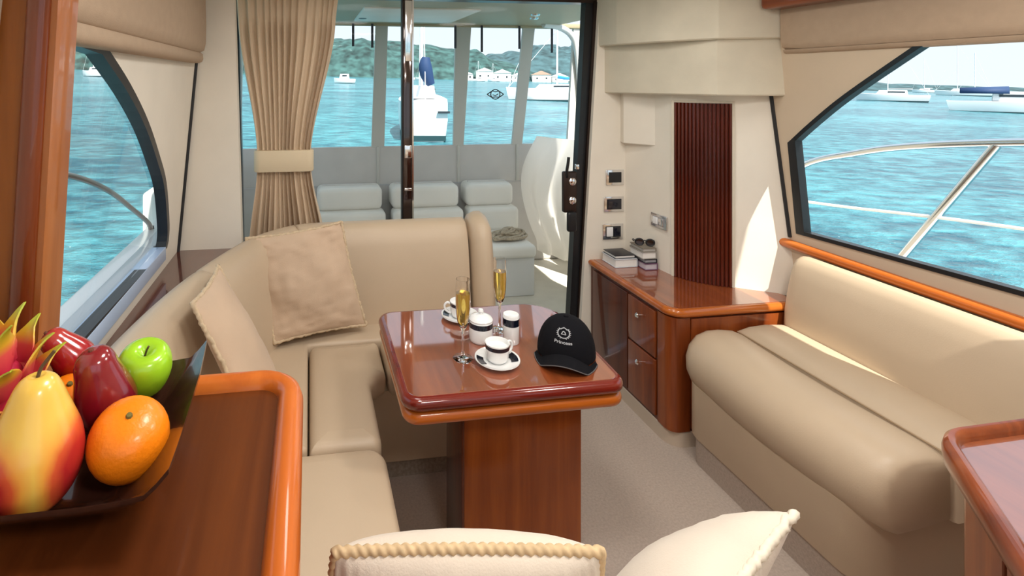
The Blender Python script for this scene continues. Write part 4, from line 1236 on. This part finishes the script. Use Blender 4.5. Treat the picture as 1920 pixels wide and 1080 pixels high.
# dragon fruit
t = thing('dragon_fruit', 'pink dragon fruit with yellow green scale tips at the left edge', 'dragon fruit', (-0.440, 0.792, 1.150))
t.rotation_euler = (math.radians(8), math.radians(-6), 0)
bm = NB(); lathe(bm, [(max(0.0004, 0.050*math.cos(a)), 0.062*math.sin(a)) for a in [-PI/2+PI*k/16 for k in range(17)]], 28)
obj('skin', bm, pbr('dragon_skin', (0.55, 0.02, 0.07), 0.4, var=0.2, vscale=40, coat=0.2), t, world=False, smooth=80)
m_sc = fruit_mat('dragon_scale', [(0.0, (0.58, 0.022, 0.07)), (0.40, (0.70, 0.09, 0.08)), (0.62, (0.75, 0.42, 0.03)), (1.0, (0.42, 0.50, 0.03))], axis='Z', rough=0.4, lo=0.0, hi=0.055, namp=0.15, coat=0.2)
def scale_mesh(L, W):
    bm = NB(); n, mm = 8, 6; g1 = []; g2 = []
    for i in range(n+1):
        f = i/n; w = W*(1-f**2.2)*(0.75+0.5*math.sin(PI*min(1, f*1.3)))*0.8+0.0008
        for gg, o_ in ((g1, 0.0012), (g2, -0.0012)):
            gg.append([bm.verts.new((w*(2*k/mm-1), -(0.30*L*f*f*f)-0.010*(1-(2*k/mm-1)**2)*(1-f)+o_, L*f)) for k in range(mm+1)])
    for i in range(n):
        for k in range(mm):
            bm.faces.new((g1[i][k], g1[i][k+1], g1[i+1][k+1], g1[i+1][k])); bm.faces.new((g2[i][k], g2[i+1][k], g2[i+1][k+1], g2[i][k+1]))
    for k in range(mm): bm.faces.new((g1[n][k], g1[n][k+1], g2[n][k+1], g2[n][k]))
    for i in range(n):
        bm.faces.new((g1[i][0], g1[i+1][0], g2[i+1][0], g2[i][0])); bm.faces.new((g1[i][mm], g2[i][mm], g2[i+1][mm], g1[i+1][mm]))
    return mesh_of(bm, m_sc, 60)
sm = scale_mesh(0.060, 0.024)
for ring, (zz, rr, cnt, tilt, s_) in enumerate(((-0.030, 0.041, 6, 42, 0.9), (0.0, 0.048, 7, 38, 1.0), (0.028, 0.043, 7, 26, 1.1), (0.050, 0.026, 6, 10, 1.25))):
    for k in range(cnt):
        a = 2*PI*(k+0.5*(ring % 2))/cnt+0.2
        o = obj('scale', sm, None, t, world=False)
        o.location = (rr*math.cos(a), rr*math.sin(a), zz)
        o.rotation_euler = (math.radians(tilt), 0, a+PI/2)
        o.scale = (s_, s_, s_)

# ================================================================== cockpit contents
ce = thing('cockpit_enclosure', 'clear vinyl cockpit enclosure with grey frame posts', 'enclosure', (0.9, 4.32, 0.72))
EY = 4.33
posts = [((-0.62, -0.55), (-0.60, -0.53)), ((0.050-0.20, 0.11-0.20), (0.07-0.20, 0.13-0.20)), ((0.517, 0.625), (0.553, 0.657)), ((1.225, 1.315), (1.246, 1.386)), ((1.755, 1.845), (1.860, 1.967)), ((2.27, 2.34), (2.33, 2.40))]
for (a0, a1), (b0, b1) in posts:
    bm = NB(); loft(bm, [[(x0, EY-0.015, z), (x1, EY-0.015, z), (x1, EY+0.015, z), (x0, EY+0.015, z)] for x0, x1, z in ((a0, a1, 1.03), (b0, b1, 2.08))])
    obj('post', bm, M['canvas_post'], ce, smooth=0)
for p, q in zip(posts, posts[1:]):
    a0, a1, b0, b1 = p[0][1]-0.02, q[0][0]+0.02, p[1][1]-0.02, q[1][0]+0.02
    bm = NB(); loft(bm, [[(a0, EY, 1.03), (a1, EY, 1.03)], [(b0, EY, 2.08), (b1, EY, 2.08)]], closed=False)
    obj('clear_panel', bm, M['vinyl'], ce, smooth=0)
    pc = (p[0][0]+p[0][1])/2; qc = (q[0][0]+q[0][1])/2
    obj('lower_panel', rbox(pc+0.004, qc-0.004, EY-0.012, EY+0.012, 0.72, 1.04, 0.004), M['canvas'], ce)
    obj('seam_strip', rbox(qc-0.012, qc+0.012, EY-0.020, EY+0.016, 0.72, 1.04, 0.004), M['canvas_post'], ce)
obj('top_rail', rbox(-0.62, 2.40, EY-0.03, EY+0.03, 2.055, 2.10, 0.01), M['roof'], ce)
for x, h in ((0.36, 0.19), (0.52, 0.20), (0.80, 0.22), (1.235, 0.20), (1.47, 0.23), (1.81, 0.20), (2.11, 0.23)):
    obj('strap', rbox(x-0.010, x+0.010, EY-0.045, EY-0.038, 2.07-h, 2.07, 0.002), M['strap'], ce)
# round emblem printed on one clear panel
bm = NB()
ex, ez, ey = 1.605, 1.475, EY-0.006
tube(bm, [(ex+0.042*math.cos(2*PI*k/24), ey, ez+0.042*math.sin(2*PI*k/24)) for k in range(24)], 0.0045, 6, closed=True)
tube(bm, [(ex-0.075, ey, ez), (ex-0.03, ey, ez+0.030), (ex, ey, ez+0.022), (ex+0.03, ey, ez+0.030), (ex+0.075, ey, ez)], 0.0045, 6)
tube(bm, [(ex-0.075, ey, ez), (ex-0.03, ey, ez-0.028), (ex, ey, ez-0.022), (ex+0.03, ey, ez-0.028), (ex+0.075, ey, ez)], 0.0045, 6)
tube(bm, [(ex-0.025, ey, ez-0.003), (ex, ey, ez-0.012), (ex+0.025, ey, ez+0.004)], 0.004, 6)
o = obj('emblem', bm, M['strap'], ce); o['label'] = 'dark round emblem on the clear panel'

cs_ = thing('cockpit_bench', 'white vinyl cockpit bench seen through the glass door', 'bench', (0.8, 3.9, 0))
obj('base', rbox(0.10, 1.655, 3.64, 4.34, 0.0, 0.29, 0.01), pbr('grey_locker', (0.70, 0.70, 0.69), 0.45), cs_)
m_vs = M['white_soft']
for x0, x1 in ((0.10, 0.615), (0.625, 1.27), (1.28, 1.66)):
    obj('seat_cushion', rbox(x0, x1, 3.60, 4.08, 0.288, 0.385, 0.035, 4), m_vs, cs_)
for x0, x1 in ((0.06, 0.60), (0.655, 1.235), (1.275, 1.70)):
    obj('lower_back_cushion', rbox(x0, x1, 4.02, 4.20, 0.37, 0.565, 0.04, 4), m_vs, cs_)
    obj('upper_back_cushion', rbox(x0, x1-0.02, 4.09, 4.31, 0.56, 0.745, 0.045, 4), m_vs, cs_)
    obj('top_piping', tube(NB(), [(x0+0.04, 4.20, 0.748), (x1-0.06, 4.20, 0.748)], 0.010, 8), M['canvas'], cs_)

# rope bundle on the cockpit seat
rb = thing('rope_bundle', 'tangled tan rope heaped on the white cockpit seat', 'rope', (1.52, 3.78, 0.385))
bm = NB(); pts = []
for k in range(260):
    a = k*0.33
    r_ = 0.075+0.045*math.sin(k*0.113)
    pts.append((1.515+r_*1.25*math.cos(a), 3.80+r_*0.85*math.sin(a*1.02), 0.398+0.055*(0.5+0.5*math.sin(k*0.21+math.cos(k*0.05)*2))*(1.1-r_/0.13)+0.01))
tube(bm, spline(pts, 3), 0.011, 7)
obj('coil', bm, pbr('tan_rope', (0.46, 0.38, 0.28), 0.8, var=0.25, vscale=60), rb, smooth=80)

# white canvas side curtain bunched at the right of the cockpit
sc2 = thing('cockpit_side_curtain', 'bright white canvas hanging at the right side of the cockpit', 'canvas curtain', (1.95, 3.9, 0.1))
bm = NB(); rows = []
for i in range(25):
    f = i/24; z = 1.12-1.0*f
    row = []
    for j in range(61):
        g = j/60
        x = 1.93+0.34*g-0.14*(1-g)*math.sin(PI*min(1, f*1.1))**1.0+0.03*f
        y = 4.22-0.70*g+0.030*math.sin(g*34+2*math.sin(z*3))*(0.4+0.6*f)+0.02*math.sin(z*9+g*5)
        row.append((x, y, z))
    rows.append(row)
loft(bm, rows, closed=False)
o = obj('cloth', bm, M['sheer'], sc2, smooth=80)
# white arch of the cockpit roof support
ar = thing('roof_arch', 'white curved roof support at the right end of the cockpit', 'roof support', (2.3, 3.8, 1.0))
obj('tube', tube(NB(), spline([(2.40, 4.29, 1.03), (2.38, 4.29, 1.5), (2.34, 4.28, 1.86), (2.27, 4.26, 2.0), (2.13, 4.22, 2.062), (1.98, 4.18, 2.075)], 6), 0.028, 10), M['white'], ar)

# ================================================================== outside rails
rr = thing('guard_rail', 'stainless guard rail outside the right window', 'rail', (2.6, 2.0, 0.55))
tp = spline([(2.63, 2.62, 0.98), (2.62, 2.40, 1.155), (2.61, 2.15, 1.245), (2.60, 1.93, 1.305), (2.60, 1.62, 1.36), (2.60, 1.20, 1.41), (2.60, 0.6, 1.45), (2.6, -0.4, 1.47)], 8)
obj('top_rail', tube(NB(), tp, 0.0155, 12), M['steel'], rr)
obj('lower_wire', tube(NB(), spline([(2.63, 2.62, 0.93), (2.61, 2.2, 0.975), (2.60, 1.62, 1.045), (2.60, 0.6, 1.13), (2.6, -0.4, 1.16)], 6), 0.007, 8), M['white'], rr)
obj('stanchion', tube(NB(), [(2.60, 1.622, 1.352), (2.605, 1.80, 1.06), (2.61, 2.00, 0.73), (2.612, 2.10, 0.55)], 0.0155, 12), M['steel'], rr)
obj('stanchion', tube(NB(), [(2.60, 0.5, 1.452), (2.61, 0.95, 0.55)], 0.0155, 12), M['steel'], rr)
obj('stanchion', tube(NB(), [(2.63, 2.62, 0.985), (2.63, 2.66, 0.55)], 0.0155, 12), M['steel'], rr)
lr = thing('guard_rail', 'thin dark guard rail outside the left window', 'rail', (-0.77, 2.3, 0.86))
obj('top_rail', tube(NB(), spline([(-0.752, 2.62, 0.885), (-0.752, 2.56, 0.935), (-0.755, 2.35, 1.05), (-0.760, 2.10, 1.18), (-0.765, 1.80, 1.29), (-0.77, 1.40, 1.38), (-0.77, 0.6, 1.44)], 6), 0.0105, 10), pbr('rail_dark', (0.30, 0.27, 0.26), 0.3, 0.8), lr)
bm = NB(); lathe(bm, [(0.026, 0.0), (0.024, 0.010), (0.013, 0.018), (0.012, 0.03)], 14, (-0.752, 2.622, 0.868)); obj('rail_foot', bm, M['black'], lr)

# ================================================================== boats
m_hull = pbr('boat_white_hull', (0.82, 0.84, 0.85), 0.3, coat=0.3)
m_boot = pbr('boot_stripe', (0.02, 0.06, 0.07), 0.5)
m_navyc = pbr('navy_sail_cover', (0.015, 0.045, 0.13), 0.7)
m_cyan = pbr('blue_cover', (0.03, 0.28, 0.55), 0.7)
m_win = pbr('boat_window', (0.03, 0.04, 0.05), 0.15)
m_mast = pbr('white_mast', (0.85, 0.86, 0.87), 0.35)
def yacht(name, label, loc, L, B, FB, head, mast=0.0, cover=None, cabin=1.0, masts=(0.08,), cat='sailboat', mr=0.06, boot=True, bimini=None, furl=None):
    t = thing(name, label, cat, (loc[0], loc[1], sea_z(loc[0], loc[1])), head)
    rings = []
    N = 15
    for i in range(N):
        f = i/(N-1); y = (f-0.5)*L       # bow at +y
        w = B/2*(1-max(0, (f-0.35)/0.65)**2.3)*(0.80+0.20*min(1, f/0.35))+0.02
        sh = FB*(0.92+0.22*f*f)
        rings.append([(-w*0.55, y*0.94, -0.35), (-w*0.90, y*0.96, 0.05), (-w, y, sh*0.55), (-w*0.99, y*1.02, sh), (0, y*1.02, sh*1.03), (w*0.99, y*1.02, sh), (w, y, sh*0.55), (w*0.90, y*0.96, 0.05), (w*0.55, y*0.94, -0.35)])
    obj('hull', loft(NB(), rings), m_hull, t, world=False, smooth=35)
    if boot:
        rg = []
        for i in range(N):
            f = i/(N-1); y = (f-0.5)*L
            w = (B/2*(1-max(0, (f-0.35)/0.65)**2.3)*(0.80+0.20*min(1, f/0.35))+0.02)*0.925
            rg.append([(-w, y*0.968, 0.0), (-w*1.015, y*0.972, FB*0.13), (w*1.015, y*0.972, FB*0.13), (w, y*0.968, 0.0)])
        obj('boot_stripe', loft(NB(), rg), m_boot, t, world=False, smooth=35)
    if cabin:
        ch = FB*0.45*cabin
        rg = [[(-B*0.26*k, y, FB*0.98), (-B*0.22*k, y+d, FB+ch), (B*0.22*k, y+d, FB+ch), (B*0.26*k, y, FB*0.98)] for y, k, d in ((-L*0.22, 1.0, 0.1), (L*0.08, 0.95, 0), (L*0.22, 0.6, -L*0.05))]
        cbn = obj('cabin', loft(NB(), rg), m_hull, t, world=False, smooth=20)
        for s in (-1, 1):
            obj('cabin_window', rbox(s*B*0.245-0.02, s*B*0.245+0.02, -L*0.18, L*0.05, FB+ch*0.45, FB+ch*0.75), m_win, cbn, world=False)
    for k, my in enumerate(masts):
        if not mast: break
        mh = mast*(1.0 if k == 0 else 0.8)
        mo = obj('mast', tube(NB(), [(0, my*L, FB), (0, my*L, FB+mh)], mr, 8), m_mast, t, world=False)
        if mast > 7:
            obj('spreader', tube(NB(), [(-B*0.28, my*L, FB+mh*0.55), (B*0.28, my*L, FB+mh*0.55)], mr*0.5, 6), m_mast, mo, world=False)
            obj('forestay', tube(NB(), [(0, L*0.49, FB*1.1), (0, my*L, FB+mh*0.97)], mr*0.22, 5), m_mast, mo, world=False)
            obj('backstay', tube(NB(), [(0, -L*0.49, FB), (0, my*L, FB+mh*0.99)], mr*0.22, 5), m_mast, mo, world=False)
        bm = NB(); tube(bm, [(0, my*L, FB+1.1), (0, my*L-L*0.33, FB+1.15)], mr*0.8, 8); obj('boom', bm, m_mast, mo, world=False)
        if cover:
            bm = NB(); tube(bm, [(0, my*L-0.05, FB+1.55), (0, my*L-L*0.10, FB+1.35), (0, my*L-L*0.32, FB+1.28)], lambda s, th, f: 0.22*(1-0.6*f)+0.02, 10); obj('sail_cover', bm, cover, mo, world=False)
    if furl:
        bm = NB(); tube(bm, furl[0], lambda s, th, f: furl[1]*(0.55+0.9*math.sin(PI*min(1, 0.15+f*0.85))), 10); obj('furled_sail', bm, m_navyc, t, world=False)
    if bimini:
        bm = NB(); rg = []
        for k in range(9):
            a = PI*k/8
            rg.append([(-math.cos(a)*B*0.40, -L*0.42, FB+0.9+0.75*math.sin(a)**0.7), (-math.cos(a)*B*0.40, -L*0.12, FB+0.9+0.95*math.sin(a)**0.7)])
        loft(bm, rg, closed=False); o_ = obj('bimini', bm, bimini, t, world=False); md = o_.modifiers.new('thick', 'SOLIDIFY'); md.thickness = 0.04
    return t

# moored sailing boat straight behind the cockpit, seen from its stern quarter
yacht('sailing_boat', 'white sailing boat moored close behind with navy furled sail', (5.45, 24.8), 7.5, 2.25, 1.75, math.radians(-10), 11.0, None, 0.7, (0.02,), mr=0.085,
      furl=([(0.0, -0.4, 2.75), (0.10, -0.9, 2.1), (0.15, -1.3, 2.0)], 0.01))
o = bpy.data.objects.get('sailing_boat')
bm = NB(); tube(bm, spline([(0.05, -3.0, 3.55), (0.02, -3.0, 3.2), (0.10, -3.0, 2.75), (0.28, -3.0, 2.35)], 5), lambda s, th, f: 0.17+0.13*math.sin(PI*f), 10)
obj('sail_cover', bm, m_navyc, o, world=False)
for x in (-0.75, 0.75):
    obj('hull_mark', rbox(x-0.25, x+0.25, -3.90, -3.83, 1.18, 1.27), m_win, o, world=False)
yacht('sailing_yacht', 'white yacht with blue cover moored beyond the right of the cockpit', (31.2, 62.0), 12.5, 3.6, 1.5, math.radians(76), 15, m_cyan, 0.9, (0.0, -0.28), mr=0.12)
yacht('motor_boat', 'small white boat far off beside the curtain', (9.3, 140.0), 6.0, 2.2, 1.3, math.radians(60), 0, None, 2.2, cat='boat')
yacht('catamaran', 'distant white boat seen through the left window', (-58.0, 152.0), 8.5, 4.2, 1.5, math.radians(70), 12, None, 1.6, (0.1,), cat='boat', mr=0.10)
yacht('sailing_yacht', 'white yacht with dark waterline near the slanted edge of the right window', (119.8, 91.4), 11.0, 3.2, 1.45, math.radians(38), 13, None, 1.3, (0.05,), mr=0.07)
yacht('sailing_yacht', 'two-masted yacht far off in the middle of the right window', (300.0, 199.0), 18.0, 5, 2.2, math.radians(36), 22, None, 1.2, (0.1, -0.2), mr=0.12)
yacht('sailing_yacht', 'yacht with navy canopy at the right edge of the right window', (90.0, 53.0), 14, 3.5, 1.6, math.radians(215), 13, None, 1.5, (0.05,), mr=0.07, bimini=m_navyc)
yacht('sailing_yacht', 'thin-masted yacht on the horizon left of the two-masted one', (420.0, 300.0), 12.0, 4, 2.0, math.radians(40), 22, None, 1.0, (0.0,), mr=0.13)
for k, (x, y, h_, hd, lb) in enumerate(((101, 300, 11, 1.2, 'small moored boat at the foot of the hill left of the white houses'), (112, 305, 10, 0.9, 'small moored boat just below the white houses'), (66, 300, 12, 1.0, 'small moored boat far behind the navy furled sail'), (52, 270, 9, 1.3, 'small moored boat far off beside the door mullion'))):
    yacht('moored_boat', lb, (x, y), 7.5, 2.6, 1.4, hd, h_, None, 1.5, (0.05,), cat='boat', mr=0.10)

# white houses on the far shore
m_house = pbr('house_white', (0.80, 0.78, 0.74), 0.8)
m_roofh = pbr('house_roof', (0.55, 0.32, 0.24), 0.8)
hs = ((116, 371, 8, 5.0, 'white house at the left end of the shore row'), (130, 374, 12, 7.5, 'tall white house in the middle of the shore row'), (144, 374, 13, 6.5, 'broad white house beside the tall one on the shore'), (158, 376, 10, 5.0, 'small white house half hidden by the cockpit post'),
      (178, 380, 14, 6.0, 'pink roofed white house behind the moored yacht'), (194, 382, 12, 5.0, 'low white house at the right end of the shore row'))
for x, y, w, h_, lb in hs:
    z0 = sea_z(x, y)-0.5
    t = thing('house', lb, 'house', (x, y, z0), -0.3, 'houses along the far shore')
    obj('wall', rbox(-w/2, w/2, -4, 4, 0, h_), m_house, t, world=False, smooth=0)
    bm = NB(); loft(bm, [[(-w/2-0.4, -4.4, h_), (w/2+0.4, -4.4, h_), (0, -4.4, h_+w*0.22)], [(-w/2-0.4, 4.4, h_), (w/2+0.4, 4.4, h_), (0, 4.4, h_+w*0.22)]])
    obj('roof', bm, m_roofh if 'pink' in lb else m_house, t, world=False, smooth=0)
    for q in (-0.25, 0.25):
        obj('window', rbox(q*w-0.6, q*w+0.6, -4.05, -3.95, h_*0.45, h_*0.45+1.3), m_win, t, world=False, smooth=0)

# ================================================================== unseen fill lights added to brighten the cabin
def fill_light(x, y, e, size, lb):
    t = thing('fill_light', lb, 'light', (x, y, 2.12), 0, 'added fill lights under the cabin ceiling')
    bm = NB(); lathe(bm, [(size*0.5+0.02, 0.0), (size*0.5+0.02, -0.008), (size*0.5, -0.010), (size*0.5, -0.002)], 32, cap=False)
    obj('rim', bm, M['chrome'], t, world=False)
    m, nn, l, b = new_mat('fill_emitter')
    b.inputs['Base Color'].default_value = (0.9, 0.88, 0.82, 1)
    b.inputs['Emission Color'].default_value = (1.0, 0.965, 0.91, 1); b.inputs['Emission Strength'].default_value = e/(PI*(size/2)**2)/PI
    bm = NB(); lathe(bm, [(size*0.5, -0.004), (0.001, -0.004)], 32, cap=False)
    obj('diffuser', bm, m, t, world=False)
for x, y, e, lb in ((0.35, 0.9, 11.5, 'added round fill light above the front cushions'), (1.35, 0.9, 11.5, 'added round fill light above the near end of the sofa'), (0.35, 1.9, 4, 'added round fill light above the settee corner'), (1.25, 1.9, 4, 'added round fill light above the passage beside the sideboard'), (0.6, -0.2, 11.5, 'added round fill light behind the photographer')):
    fill_light(x, y, e, 0.34, lb)
